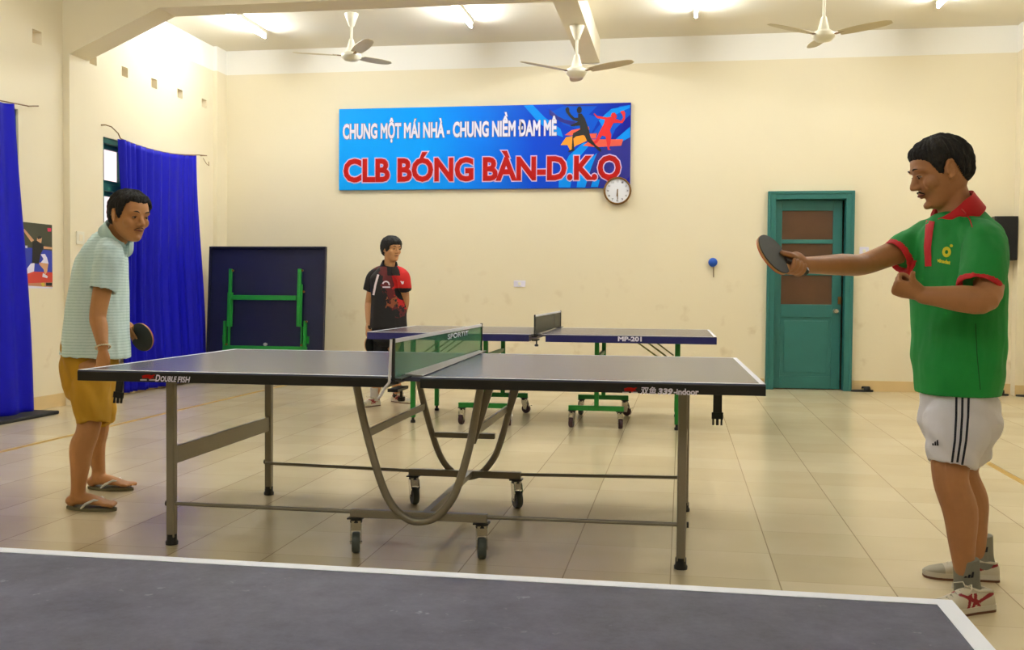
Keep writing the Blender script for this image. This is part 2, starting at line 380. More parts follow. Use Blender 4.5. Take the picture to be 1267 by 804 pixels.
MB().path(pts, .006, 6).path([V((x0, 11.27, 2.665)), V((LX, 11.27, 2.665))], .006, 6).path([V((LX+.02, 11.3, 2.64)), V((LX+.03, 11.37, 2.58)), V((LX+.02, 11.45, 2.57)), V((LX+.01, 11.46, 2.62))], .004, 5).build('curtain_rod', M['bronze'], t, world=True)
t, vs, W = curtain('curtain', 'royal blue curtain cut off by the left edge, beside the poster', 6.3, PX(16, 135, LX+.12).y, 5.9, PX(43, 505, LX+.12).y, 2.60, 2.62, .02, .035, 8, .03, LX+.12, 5)
MB().path([V((LX, 8.06, 2.67)), V((LX+.1, 8.06, 2.67)), V((LX+.12, 7.9, 2.64)), V((LX+.12, 7.2, 2.6)), V((LX+.12, 6.3, 2.62)), V((LX+.1, 6.2, 2.67)), V((LX, 6.2, 2.67))], .006, 6).build('curtain_rod', M['bronze'], t, world=True)
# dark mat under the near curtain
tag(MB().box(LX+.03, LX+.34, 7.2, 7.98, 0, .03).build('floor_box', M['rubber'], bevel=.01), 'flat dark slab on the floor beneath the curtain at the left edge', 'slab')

def flat_shapes(parent, O, U, W, lift, shapes):
    """shapes: list of (name, material, [outlines]) printed as thin layers"""
    n = V(U).cross(V(W))
    for k, (nm, m, polys) in enumerate(shapes):
        for pl in polys: MB().prism(pl, V(O)+n*(lift+.0006*k), U, W, n*.0005).build(nm, m, parent, world=True)

# banner -----------------------------------------------------------
def banner():
    x0, x1, z0, z1 = -4.123, -.607, 2.302, 3.28
    Yf = BY-.045
    e = empty('banner', ((x0+x1)/2, BY, z0), 0, 'wide blue club banner with white and red lettering high on the back wall', 'banner')
    m = bpy.data.materials.new('banner_print'); m.use_nodes = True; nt = m.node_tree; p = nt.nodes['Principled BSDF']; L = nt.links.new
    tc = nt.nodes.new('ShaderNodeTexCoord'); sp = nt.nodes.new('ShaderNodeSeparateXYZ'); L(tc.outputs['Object'], sp.inputs[0])
    mr = nt.nodes.new('ShaderNodeMapRange'); mr.inputs[1].default_value = -1.76; mr.inputs[2].default_value = 1.76; L(sp.outputs[0], mr.inputs[0])
    cr = nt.nodes.new('ShaderNodeValToRGB'); L(mr.outputs[0], cr.inputs[0]); el = cr.color_ramp.elements
    el[0].position = 0; el[0].color = rgb(0, 156, 246); el[1].position = 1; el[1].color = rgb(14, 14, 140)
    for pos, c in ((.3, rgb(0, 152, 248)), (.48, rgb(0, 120, 235)), (.68, rgb(4, 66, 200)), (.85, rgb(8, 60, 190))):
        q = el.new(pos); q.color = c
    L(cr.outputs[0], p.inputs['Base Color']); p.inputs['Roughness'].default_value = .5; p.inputs['Specular IOR Level'].default_value = .15
    MB().box(x0, x1, Yf, BY-.005, z0, z1).build('banner_board', m, e, bevel=.003, world=True)
    O = V((x0, Yf, z0)); U = V((1, 0, 0)); W = V((0, 0, 1)); w, h = x1-x0, z1-z0
    # banner pixel frame (crop 600..800 x 120..260 scale 5.745)
    def q(cx, cy):  # crop px -> banner coords
        x = 600+cx/5.745; y = 120+cy/5.743
        pt = PY(x, y, BY); return (pt.x-x0, min(max(pt.z-z0, .002), h-.002))
    cl = lambda pts: [q(*p) for p in pts]
    lb = mat('light_blue_print', rgb(0, 140, 236), .5, spec=.15); lb2 = mat('mid_blue_print', rgb(6, 84, 204), .5, spec=.15); db = mat('deep_blue_print', rgb(10, 16, 130), .45)
    og = mat('orange_print', rgb(244, 150, 20), .5); sal = mat('salmon_print', rgb(222, 84, 60), .5); bk = mat('black_print', rgb(10, 10, 10), .5); rd = mat('bright_red_print', rgb(214, 16, 18), .5)
    sw = [[(280, 66), (345, 62), (430, 150), (540, 230), (560, 290), (480, 262), (380, 180)],
          [(480, 110), (560, 70), (800, 70), (740, 130), (820, 150), (760, 260), (560, 200)],
          [(740, 300), (820, 200), (960, 70), (1034, 60), (1034, 130), (930, 230), (900, 300)],
          [(900, 330), (1034, 215), (1034, 290), (960, 330)],
          [(527, 645), (530, 560), (600, 420), (700, 330), (760, 330), (640, 470), (610, 645)],
          [(655, 645), (665, 560), (720, 470), (800, 400), (760, 500), (715, 645)],
          [(755, 642), (770, 590), (820, 590), (806, 642)]]
    flat_shapes(e, O, U, W, .001, [
        ('printed_swirl', db, [cl([(545, 52), (800, 66), (745, 120), (700, 100)]), cl([(880, 330), (1034, 290), (1034, 560), (960, 640), (830, 640), (720, 640), (745, 470), (830, 380)])]),
        ('printed_swirl', lb2, [cl(sw[1]), cl(sw[2])]),
        ('printed_swirl', lb, [cl(sw[0]), cl(sw[3]), cl(sw[4]), cl(sw[5]), cl(sw[6]), cl([(810, 170), (900, 90), (1000, 70), (1034, 62), (1034, 80), (930, 130), (840, 220)])]),
        ('printed_swirl', db, [cl([(462, 90), (520, 140), (570, 165), (650, 180), (640, 215), (540, 180), (462, 130)])]),
        ('printed_brush', og, [cl([(542, 345), (580, 290), (640, 280), (720, 270), (740, 310), (650, 350), (610, 385), (590, 345)])]),
        ('printed_brush', sal, [cl([(572, 275), (620, 240), (740, 215), (745, 235), (620, 278)]), cl([(700, 350), (760, 305), (985, 305), (970, 350), (800, 360)]), cl([(745, 265), (800, 262), (790, 300), (760, 300)])]),
        ('printed_player', rd, [cl([(775, 125), (782, 120), (800, 140), (870, 150), (900, 145), (935, 160), (970, 175), (985, 150), (975, 125), (965, 118), (968, 105), (990, 102), (1000, 120), (996, 165), (980, 190), (940, 188), (915, 190), (890, 240), (900, 270), (895, 330), (885, 370), (900, 380), (875, 380), (868, 330), (860, 285), (835, 278), (800, 330), (765, 350), (750, 345), (790, 310), (810, 265), (850, 190), (855, 165), (800, 155)]), cl([(897, 135), (905, 118), (925, 116), (938, 135), (940, 152), (920, 160), (902, 152)])]),
        ('printed_player', bk, [cl([(575, 90), (590, 74), (602, 85), (603, 110), (615, 128), (640, 152), (665, 152), (665, 125), (690, 122), (715, 160), (735, 220), (745, 250), (750, 290), (790, 345), (830, 375), (826, 395), (808, 385), (775, 350), (730, 320), (712, 280), (700, 275), (650, 285), (632, 300), (640, 385), (600, 397), (595, 390), (620, 375), (625, 290), (630, 262), (680, 235), (678, 208), (615, 213), (612, 205), (665, 180), (630, 170), (600, 140), (580, 112)]), cl([(655, 95), (665, 75), (682, 72), (692, 88), (690, 112), (672, 124), (658, 112)])])])
    # lettering
    f = lambda px, py: PY(px, py, BY)
    a = f(426, 170.5); b = f(688, 165)
    dir1 = V((1, 0, 0)); up = V((0, 0, 1))
    def line(body, xa, xb, za, zb, mt, bold, lift, nm, ref):
        mb = MB(); put_text(mb, body, (xa, Yf, za), dir1, up, xb-xa, zb-za, bold, 0, ref, lift); mb.build(nm, mt, e, world=True, recalc=False)
    xa, xb = f(426, 160).x, f(689, 160).x; za = (f(426, 171).z+f(688, 164.6).z)/2-.03; zb = (f(426, 154).z+f(688, 147.3).z)/2-.01
    grey = mat('grey_outline_print', rgb(120, 110, 130), .5)
    T1 = 'CHUNG MỘT MÁI NHÀ - CHUNG NIỀM ĐAM MÊ'
    line(T1, xa, xb, za, zb, grey, .058, .0055, 'letter_outline', ('CHUNG MOT MAI NHA - CHUNG NIEM DAM ME', .03))
    line(T1, xa, xb, za, zb, M['wprint'], .036, .0085, 'white_lettering', ('CHUNG MOT MAI NHA - CHUNG NIEM DAM ME', .03))
    xa, xb = f(427, 210).x, f(768, 210).x; za = f(600, 225).z+.005; zb = f(600, 195).z
    T2 = 'CLB BÓNG BÀN-D.K.Q'; ref = ('CLB BONG BAN-D.K.O', .03)
    line(T2, xa, xb, za, zb, M['pink'], .075, .0055, 'letter_outline', ref)
    line(T2, xa, xb, za, zb, M['red'], .040, .0085, 'red_lettering', ref)
banner()

# clock --------------------------------------------------------------
def clock():
    c = PY(764, 236, BY-.06); c.y = BY-.05
    e = empty('wall_clock', (c.x, BY-.05, c.z-.16), 0, 'round white wall clock with gilt rim at the lower right corner of the banner', 'clock')
    MB().lathe([(.150, .045), (.160, .02), (.160, -.02), (.148, -.03), (.14, -.022), (.138, 0)], c, (0, 1, 0), 48).build('clock_rim', M['bronze'], e, smooth=True, world=True)
    MB().lathe([(.141, .02), (.141, -.006), (0, -.0061)], c, (0, 1, 0), 48).build('clock_face', mat('clock_white', rgb(226, 226, 232), .4), e, world=True)
    ng = mat('numeral_grey', rgb(110, 105, 110), .5)
    for k in range(12):
        hm = MB()
        a = k*PI/6; ce = c+V((math.sin(a)*.112, -.008, math.cos(a)*.112))
        put_text(hm, str(k or 12), ce+V((-.012, 0, -.011)), (1, 0, 0), (0, 0, 1), .024, .022, .01)
        hm.build('clock_numeral', ng, e, world=True, recalc=False)
    def hand(ang, l, w, y):
        d = V((math.sin(ang), 0, math.cos(ang))); MB().bar(c-d*.02+V((0, y, 0)), c+d*l+V((0, y, 0)), w, .002, V((0, 1, 0))).build('clock_hand', M['bronze'], e, world=True)
    hand(R(178), .1, .008, -.012); hand(R(184), .065, .012, -.010)
clock()

# blue target ball on the wall -------------------------------------
def bluething():
    c = PY(882, 324.5, BY-.03)
    e = empty('wall_hook', (c.x, BY, c.z), 0, 'small blue knob with a thin stem on the back wall left of the door', 'knob')
    MB().lathe([(0, -.035), (.03, -.03), (.048, -.015), (.052, .0), (.046, .015), (.02, .03), (.02, .03)], c, (0, 1, 0), 24).build('knob_head', mat('bright_blue', rgb(0, 74, 178), .5), e, smooth=True, world=True)
    MB().tube(c+V((.01, .02, -.04)), c+V((.01, .02, -.17)), .006, 8).build('knob_stem', mat('brown_stem', rgb(120, 95, 60), .6), e, world=True)
bluething()
def plate(px, py, w, h, label, nm='wall_switch'):
    c = PY(px, py, BY); e = empty(nm, c, 0, label, 'switch')
    MB().box(c.x-w/2, c.x+w/2, BY-.012, BY, c.z-h/2, c.z+h/2).build('plate', M['wprint'], e, bevel=.003, world=True)
    MB().box(c.x-.015, c.x+.015, BY-.018, BY-.01, c.z-.018, c.z+.018).build('rocker', M['fan'], e, bevel=.002, world=True)
plate(643, 351, .14, .075, 'small white switch plate low in the middle of the back wall')
plate(1069, 310.5, .1, .09, 'cream switch plate on the wall just right of the teal door')
c = PX(97, 299, LX+.065); e = empty('wall_socket', (LX+.065, 8.72, 1.52), 0, 'cream socket plate on the pillar behind the man in the pale polo shirt', 'socket')
MB().box(LX+.065, LX+.077, 8.66, 8.78, 1.5, 1.62).build('plate', M['fan'], e, bevel=.003, world=True)
MB().box(LX+.075, LX+.08, 8.69, 8.75, 1.53, 1.59).build('socket_face', M['cream'], e, world=True)

def speaker():
    a = PY(1228, 268, BY-.12); b = PY(1256, 322, BY-.12)
    e = empty('wall_speaker', ((a.x+b.x)/2, BY, b.z), 0, 'black box loudspeaker mounted on the back wall behind the man in green', 'speaker')
    MB().box(a.x, b.x, BY-.2, BY-.02, b.z, a.z).box(a.x+.08, b.x-.08, BY-.02, BY, b.z+.1, a.z-.1).build('speaker_cabinet', M['black'], e, bevel=.006, world=True)
    MB().box(a.x+.012, b.x-.012, BY-.208, BY-.2, b.z+.012, a.z-.012).build('speaker_grille', mat('speaker_cloth', rgb(20, 19, 18), .9, bump=.4, bscale=300), e, world=True)
speaker()

# poster --------------------------------------------------------------
def poster():
    y0, y1, z0, z1 = 7.945, 8.39, 1.085, 1.66
    X = LX+.003
    e = empty('poster', (LX, (y0+y1)/2, z0), 0, 'sports poster of a table tennis player, on the left wall beside the blue curtain', 'poster')
    MB().box(LX, X, y0, y1, z0, z1).build('poster_sheet', mat('poster_grey_green', rgb(62, 64, 44), .5, var=.25, vscale=5), e, world=True)
    U = V((0, 1, 0)); W = V((0, 0, 1)); O = V((X, y0, z0)); w = y1-y0; h = z1-z0
    def q(cx, cy): return ((cx-145)/(365-145)*w, min(max((690-cy)/(690-187), 0), 1)*h)
    P = lambda pts: [q(*p) for p in pts]
    B = rgb; sk = mat('poster_skin', B(214, 160, 118), .5)
    flat_shapes(e, O, U, W, 0, [
        ('printed_board', mat('poster_blue', B(44, 60, 170), .5), [P([(145, 375), (365, 392), (365, 565), (145, 565)])]),
        ('printed_board', M['wprint'], [P([(145, 365), (190, 365), (190, 385), (145, 380)]), P([(145, 665), (365, 680), (365, 690), (145, 690)])]),
        ('printed_floor', mat('poster_red', B(196, 60, 44), .5), [P([(145, 562), (365, 562), (365, 650), (145, 655)])]),
        ('printed_floor', mat('poster_tan', B(190, 130, 100), .5), [P([(145, 655), (365, 640), (365, 680), (145, 668)])]),
        ('printed_figure', sk, [P([(155, 245), (170, 240), (235, 320), (215, 335)]), P([(300, 360), (365, 365), (365, 380), (300, 380)]), P([(255, 300), (270, 285), (290, 295), (285, 335), (262, 345), (255, 330)]), P([(270, 490), (335, 490), (325, 560), (310, 585), (300, 540), (270, 505)])]),
        ('printed_figure', M['wprint'], [P([(210, 500), (237, 495), (232, 560), (185, 580), (170, 565)]), P([(295, 570), (330, 595), (325, 610), (290, 600)]), P([(280, 425), (310, 420), (325, 450), (335, 495), (280, 490), (300, 460)])]),
        ('printed_figure', M['black'], [P([(225, 335), (250, 320), (300, 350), (300, 380), (280, 420), (265, 500), (220, 495), (222, 400)]), P([(255, 295), (270, 280), (288, 290), (285, 300), (262, 310)])]),
        ('printed_emblem', mat('poster_pink', B(220, 40, 90), .5), [P([(328, 215), (355, 213), (355, 240), (330, 243)])]),
        ('printed_emblem', mat('poster_yellow', B(200, 180, 60), .5), [P([(278, 650), (300, 645), (308, 665), (290, 678)])]),
        ('printed_emblem', M['rubber'], [P([(315, 645), (358, 645), (358, 670), (315, 670)])])])
poster()

# ------------------------------------------------------------------ ceiling fans and lamps
def make_fan(loc, ztop, zh, a0, label):
    e = empty('ceiling_fan', loc, 0, label, 'fan', 'three bladed ceiling fans')
    x, y, _ = loc
    MB().lathe([(.075, ztop), (.075, ztop-.01), (.03, ztop-.13), (.022, ztop-.14), (0, ztop-.14)], (x, y, 0), (0, 0, 1), 24).build('canopy_cup', M['fan'], e, smooth=True, world=True)
    MB().tube((x, y, ztop-.13), (x, y, zh+.12), .013, 12).build('down_rod', M['fan'], e, smooth=True, world=True)
    MB().lathe([(0, zh+.17), (.025, zh+.17), (.035, zh+.13), (.055, zh+.05), (.06, zh+.045), (0, zh+.045)], (x, y, 0), (0, 0, 1), 24).build('lower_cup', M['fan'], e, smooth=True, world=True)
    MB().lathe([(0, zh+.05), (.07, zh+.045), (.105, zh+.02), (.11, zh), (.105, zh-.02), (.07, zh-.05), (.03, zh-.06), (0, zh-.06)], (x, y, 0), (0, 0, 1), 32).build('motor_housing', M['fan'], e, smooth=True, world=True)
    for k in range(3):
        a = R(a0+120*k); d = V((math.cos(a), math.sin(a), 0)); s = V((-math.sin(a), math.cos(a), 0)); c = V((x, y, zh))
        up = V((0, 0, 1)); tilt = (s*math.cos(R(8))-up*math.sin(R(8)))
        n = 12; vs = []
        for i in range(n+1):
            u = i/n; r = .15+.48*u; w = .055+.02*math.sin(PI*min(1, u*1.1))
            if u > .85: w *= math.sqrt(max(0.05, 1-((u-.85)/.17)**2))
            z = .004+.03*u
            for t, q in ((-1, 0), (1, 0), (1, 1), (-1, 1)): vs.append(c+d*r+tilt*w*t+up*(z+.004*q))
        fs = [(i*4+j, i*4+(j+1) % 4, (i+1)*4+(j+1) % 4, (i+1)*4+j) for i in range(n) for j in range(4)]+[(0, 1, 2, 3), (n*4+3, n*4+2, n*4+1, n*4)]
        b = MB().add(vs, fs).build('fan_blade', M['fanb'], e, world=True)
        MB().bar(c+d*.09, c+d*.2+up*.012, .035, .006, up).build('blade_bracket', M['bronze'], b, shift=-V(loc))
    return e
F1 = PZ(435, 17, CZ); make_fan((F1.x, F1.y, 0), CZ, PY(434, 69, F1.y).z, 66, 'leftmost of the three cream ceiling fans, above the left end of the banner')
F2 = PZ(714, 32, 3.757); make_fan((F2.x, F2.y, 0), 3.757, PY(714, 89, F2.y).z, 96, 'middle ceiling fan, hanging from the beam above the banner')
F3x = PY(1019, 44, 9.95); make_fan((F3x.x, F3x.y, 0), CZ, F3x.z, 93, 'right ceiling fan, high above the teal door')
def tube_lamp(x, y0, y1, label):
    e = empty('fluorescent_lamp', (x, (y0+y1)/2, CZ), 0, label, 'lamp', 'fluorescent ceiling lamps')
    MB().box(x-.02, x+.02, y0, y1, CZ-.045, CZ).box(x-.012, x+.012, y0, y0+.03, CZ-.095, CZ-.04).box(x-.012, x+.012, y1-.03, y1, CZ-.095, CZ-.04).build('lamp_batten', M['fan'], e, world=True)
    MB().tube((x, y0+.03, CZ-.08), (x, y1-.03, CZ-.08), .015, 10).build('lamp_tube', M['tube'], e, world=True)
ll = ['leftmost fluorescent tube on the ceiling, beside the left wall', 'fluorescent tube on the ceiling above the left half of the banner', 'fluorescent tube on the ceiling right of the middle fan and beam', 'fluorescent tube on the ceiling above the man in green']
for k, x in enumerate((-4.70, -2.285, .107, 2.473)):
    tube_lamp(x, (9.75, 9.62, 9.55, 9.5)[k], (10.97, 10.84, 10.77, 10.72)[k], ll[k])
lb = ['over the pale polo shirt', 'over the left half of the main table', 'over the right half of the main table', 'over the right side of the hall']
for j, y in enumerate((5.4, -.3)):  # out-of-view tubes added to light the people and the near table
    for k, x in enumerate((-4.70, -2.285, .107, 2.473)):
        if j == 1 and k in (0, 3): continue
        tube_lamp(x, y, y+1.22, 'added unseen ceiling fluorescent tube %s, %s' % (('in the middle bay', 'behind the camera')[j], lb[k]))
# ------------------------------------------------------------------ tables
TL, TW, TZ = 1.37, .7625, .76
def caster(parent, x, y, ztop, r=.036, ang=0., wm='wheel', brake=False):
    """swivel caster, wheel touching the floor, plate at ztop"""
    w = MB(); d = V((math.cos(ang), math.sin(ang), 0)); s = V((-math.sin(ang), math.cos(ang), 0)); c = V((x, y, r))+d*.018
    base = MB().box(x-.032, x+.032, y-.028, y+.028, ztop-.006, ztop).lathe([(.024, ztop-.006), (.026, ztop-.02), (.018, ztop-.026), (0, ztop-.026)], (x, y, 0), (0, 0, 1), 18)
    cb = base.build('caster', M['black'], parent, smooth=True)
    f = MB(); hw = .0195
    top = V((x, y, ztop-.02)); cz = V((c.x, c.y, c.z))
    pr = [top-d*.022, top+d*.024, cz+d*.02+V((0, 0, r*.9)), cz+d*.013-V((0, 0, .006)), cz-d*.013-V((0, 0, .006)), cz-d*.028+V((0, 0, r*.75))]
    for k in (-1, 1):
        o = s*(hw*k); q = [p_+o for p_ in pr]; q2 = [p_+s*(.0035*k) for p_ in q]
        f.add(q+q2, [(0, 1, 2, 3, 4, 5), (11, 10, 9, 8, 7, 6)]+[(i_, (i_+1) % 6, (i_+1) % 6+6, i_+6) for i_ in range(6)])
    f.bar(top-V((0, 0, .012))-d*.022, top-V((0, 0, .012))+d*.024, hw*2, max(.008, (ztop-.02-(r*1.95))))
    f.tube(c-s*(hw+.006), c+s*(hw+.006), .006, 10)
    if brake: f.bar(c+d*.02+V((0, 0, .025)), c+d*.055+V((0, 0, .03)), .03, .006)
    f.build('caster_fork', M['chrome'], cb)
    w.lathe([(.006, -.014), (r*.55, -.014), (r*.9, -.016), (r, -.010), (r, .010), (r*.9, .016), (r*.55, .014), (.006, .014)], c, s, 28)
    w.build('caster_wheel', M[wm], cb, smooth=True)
def tabletop(e, sx, slate, edge, th, apron, lines=True, gap=.0015):
    """one half of the playing surface; sx = -1 / 1"""
    a, b = (gap, TL) if sx > 0 else (-TL, -gap)
    mb = MB(); mb.box(a, b, -TW, TW, TZ-th, TZ)
    o = mb.build('tabletop', slate, e, bevel=.0015)
    ln = MB(); z0, z1 = TZ-.0002, TZ+.0005
    ln.box(a, b, -TW, -TW+.02, z0, z1).box(a, b, TW-.02, TW, z0, z1)
    e0, e1 = (TL-.02, TL) if sx > 0 else (-TL, -TL+.02)
    ln.box(e0, e1, -TW+.02, TW-.02, z0, z1)
    ln.build('line_marking', M['white'], o)
    ap = MB(); z1 = TZ-.006; z0 = TZ-apron; t = .02; q = .0015
    ia = .065 if apron > .03 else 0
    if sx > 0: A, B = ia, TL+q
    else: A, B = -TL-q, -ia
    ap.box(A, B, -TW-q, -TW+t, z0, z1).box(A, B, TW-t, TW+q, z0, z1)
    if sx > 0: ap.box(B-t, B, -TW+t, TW-t, z0, z1).box(A, A+t, -TW+t, TW-t, z0, z1-.02)
    else: ap.box(A, A+t, -TW+t, TW-t, z0, z1).box(B-t, B, -TW+t, TW-t, z0, z1-.02)
    ap.build('edge_frame', edge, e, bevel=.002)
    return o
def strap(e, x, y, z, lz, ang=0.):
    d = V((math.sin(ang), 0, -math.cos(ang)))
    s = MB().bar(V((x, y, z)), V((x, y, z))+d*(lz-.035), .034, .003, V((0, 1, 0))).build('strap', M['black'], e)
    c = V((x, y, z))+d*(lz-.02)
    b = MB().bar(c-d*.022, c+d*.004, .044, .012, V((0, 1, 0)))
    for k in (-1, 0, 1): b.bar(c+V((.016*k, 0, 0)), c+V((.016*k, 0, 0))+d*.028, .007 if k else .01, .01, V((0, 1, 0)))
    b.build('buckle', M['rubber'], s)

# main table -----------------------------------------------------------
mt = empty('table_tennis_table', (-1.073, 4.565, 0), .0163, 'large black-edged table tennis table with grey steel legs in the middle of the hall', 'table')
for sx in (-1, 1): tabletop(mt, sx, M['slate'], M['black'], .018, .044)
def mloc(px, py, ly):   # local x, z on the plane local y = ly
    inv = mt.matrix_basis.inverted(); a = inv @ CAM; b = inv @ (CAM+_dir(px, py)); t = (ly-a.y)/(b.y-a.y); return a+(b-a)*t
LXm, LXp, LYm = -1.077, 1.0746, .538
for x in (LXm, LXp):
    for s in (-1, 1):
        x = LXp+.035 if (x > 0 and s > 0) else x
        l = MB().bar((x, s*LYm, .03), (x, s*LYm, TZ-.02), .036, .036).build('leg', M['steel'], mt, bevel=.005)
        MB().lathe([(.026, .0), (.027, .012), (.022, .02), (.022, .045), (0, .045)], (x, s*LYm, 0), (0, 0, 1), 16).build('leg_foot', M['black'], l, smooth=True)
    q = LXm if x < 0 else LXp
    MB().bar((q, -LYm+.015, .3805), (x, LYm-.015, .3805), .02, .075).build('cross_panel', M['steel'], mt, bevel=.003)
    MB().box(x-.03, x+.03, -TW+.03, TW-.03, TZ-.043, TZ-.018).build('under_rail', M['rubber'], mt)
for s in (-1, 1):
    y = -.515 if s < 0 else .465
    U_ = [(-.27, .74), (-.225, .535), (-.165, .33), (-.115, .217), (-.055, .160), (.0, .142), (.07, .158), (.13, .217), (.172, .30), (.222, .48), (.268, .74)]
    # smooth curve through the points
    pts = []
    for i in range(len(U_)-1):
        p0, p1, p2, p3 = U_[max(i-1, 0)], U_[i], U_[i+1], U_[min(i+2, len(U_)-1)]
        for k in range(6):
            t = k/6
            f = lambda a, b, c, d: .5*((2*b)+(-a+c)*t+(2*a-5*b+4*c-d)*t*t+(-a+3*b-3*c+d)*t**3)
            pts.append(V((f(p0[0], p1[0], p2[0], p3[0]), y-.02*s*-1, f(p0[1], p1[1], p2[1], p3[1]))))
    pts.append(V((U_[-1][0], y+.02*s, U_[-1][1])))
    uf = MB().path(pts, .0165, 16).build('bent_tube', M['steel'], mt, smooth=True)
    MB().box(-.290, .290, y-.0175, y+.0175, .146, .180).build('base_rail', M['steel'], mt, bevel=.003)
    for sx in (-1, 1):
        caster(mt, sx*.2665, y, .146, .044, R(-75 if s < 0 else -60), 'wheel')
        MB().tube((sx*.275, y, .168), (sx*1.08, -LYm-.0 if s < 0 else y+.03, .176), .0085, 10).build('link_rod', M['steel'], mt, smooth=True)
        MB().lathe([(.012, 0), (.012, .008), (0, .009)], (sx*1.077+sx*.018, (-LYm if s < 0 else LYm), .176), (sx, 0, 0), 10).build('bolt', M['black'], mt)
        MB().bar((sx*.25, y, TZ-.045), (sx*.33, y, TZ-.02), .04, .02).build('hinge_plate', M['rubber'], mt)
MB().box(-.155, .155, .452, .478, .345, .372).build('spreader_bar', M['steel'], mt, bevel=.003)
MB().bar((.03, -.515, .166), (.03, .465, .166), .026, .026).build('base_crossbar', M['steel'], mt)
for sx in (-1, 1):
    MB().bar((sx*.216, -.515, .5), (sx*.216, .465, .5), .012, .032).build('brace_bar', M['steel'], mt)
MB().bar((.222, -.50, .47), (.305, -.50, .735), .012, .032).build('folding_strut', M['steel'], mt)
MB().bar((.222, .45, .47), (.305, .45, .735), .012, .032).build('folding_strut', M['steel'], mt)
# straps
p = mloc(888, 489, -.55); strap(mt, p.x, -.55, TZ-.03, .145)
p = mloc(150, 472, -.4); strap(mt, p.x, -.4, TZ-.03, .14, -.12)
# writing on the edge
yf = -TW-.0019
def edge_text(e, loc, items, U=(1, 0, 0)):
    for nm, body, x0, x1, y0, y1, m, bold, shear in items:
        a, b = loc(x0, y1), loc(x1, y1); h = loc(x0, y0).z-a.z
        mb = MB(); put_text(mb, body, (a.x, a.y, (a.z+b.z)/2+.0), (1, 0, 0), (0, 0, 1), b.x-a.x, h, bold, shear, None, .0)
        mb.build(nm, m, e, recalc=False)
L_ = lambda px, py: mloc(px, py, yf)
edge_text(mt, L_, [('white_lettering', 'D', 192, 197.5, 463.4, 471.8, M['wprint'], .03, .2), ('white_lettering', 'OUBLE', 198, 217.5, 465.3, 472.3, M['wprint'], .03, .2), ('white_lettering', 'FISH', 219.5, 234, 465.7, 473.2, M['wprint'], .03, .2),
  ('white_lettering', '双鱼', 792, 811.5, 478.3, 488.0, M['wprint'], .02, .15), ('white_lettering', '339', 813.5, 831.5, 480.3, 488.4, M['wprint'], .05, .2), ('white_lettering', '-indoor', 833.5, 864.5, 480.8, 488.6, M['wprint'], .035, 0)])
def emblem(e, loc, x0, y0):
    mb = MB()
    def P(a, b): q = loc(x0+a, y0+b); return (q.x, q.z)
    for pl in ([(0, 1.5), (5, .3), (9, .2), (12, 1.2), (15.5, 0), (16, 1), (13.5, 2.5), (15.5, 5), (12.5, 4), (10, 7.2), (8.5, 4.6), (4, 4.4), (1, 5)],):
        mb.prism([P(*q) for q in pl], (0, yf, 0), (1, 0, 0), (0, 0, 1), (0, -.0004, 0))
    mb.build('red_emblem', M['red'], e)
    mb = MB()
    for a in (0, 11):
        mb.prism([P(a-2, 5.8), (P(a+6, 5.9)), P(a+6, 7.6), P(a-2, 7.5)], (0, yf, 0), (1, 0, 0), (0, 0, 1), (0, -.0004, 0))
    mb.build('emblem_bar', mat('pale_grey_print', rgb(190, 190, 190), .5), e)
emblem(mt, L_, 175.5, 463.2); emblem(mt, L_, 772, 479)

def net(e, zt, mnet, post_m, hh=.1525, thick_tape=.014, half=.915, brk=True, tmat='tape'):
    n = MB(); n.box(-.0009, .0009, -half, half, zt+.006, zt+hh-.008); n.build('netting', mnet, e)
    MB().box(-.004, .004, -half, half, zt+hh-thick_tape, zt+hh).build('top_tape', M[tmat], e)
    for s in (-1, 1):
        MB().bar((0, s*half, zt-.012), (0, s*half, zt+hh+.004), .012, .012).build('net_post', post_m, e, bevel=.002)
        MB().box(-.022, .022, s*half-.01 if s > 0 else -half-.012, s*half+.012 if s > 0 else -half+.01, zt-.014, zt-.006).box(-.03, .03, *(sorted((s*.70, s*.92))), zt-.012+.013, zt+.006).box(-.02, .02, *(sorted((s*.77, s*.925))), zt-.045, zt-.034).build('clamp', M['black'], e)
        MB().tube((0, s*.80, zt-.075), (0, s*.80, zt-.034), .006, 8).lathe([(.014, zt-.075), (.016, zt-.085), (.012, zt-.092), (0, zt-.092)], (0, s*.80, 0), (0, 0, 1), 12).build('clamp_screw', M['black'], e)
ne = empty('table_tennis_net', mt.location, .0163, 'green table tennis net with white top tape clamped across the main table', 'net')
net(ne, TZ, M['net'], M['rubber'])
MB().bar((-.012, -.93, TZ-.01), (-.007, -.925, TZ+.1525), .006, .008).path([V((-.012, -.93, TZ-.008)), V((-.03, -.93, TZ-.03)), V((-.045, -.93, TZ-.06)), V((-.055, -.93, TZ-.068))], .005, 8).build('post_cord', M['tape'], ne)
MB().add([V((.004, -.76, TZ+.004)), V((.075, -.76, TZ+.004)), V((.03, .84, TZ+.004)), V((.004, .84, TZ+.004)), V((.004, -.76, TZ+.012)), V((.07, -.76, TZ+.006)), V((.028, .84, TZ+.006)), V((.004, .84, TZ+.012))],
         [(0, 1, 2, 3), (4, 5, 6, 7), (0, 1, 5, 4), (1, 2, 6, 5), (2, 3, 7, 6), (3, 0, 4, 7)]).build('bottom_tape', M['tapeg'], ne)
mb = MB(); put_text(mb, 'SPORTIT', (.003, .02, TZ+.108), (0, 1, 0), (0, 0, 1), .5, .024, .02, 0, None, .001); mb.build('white_lettering', M['wprint'], ne, recalc=False)

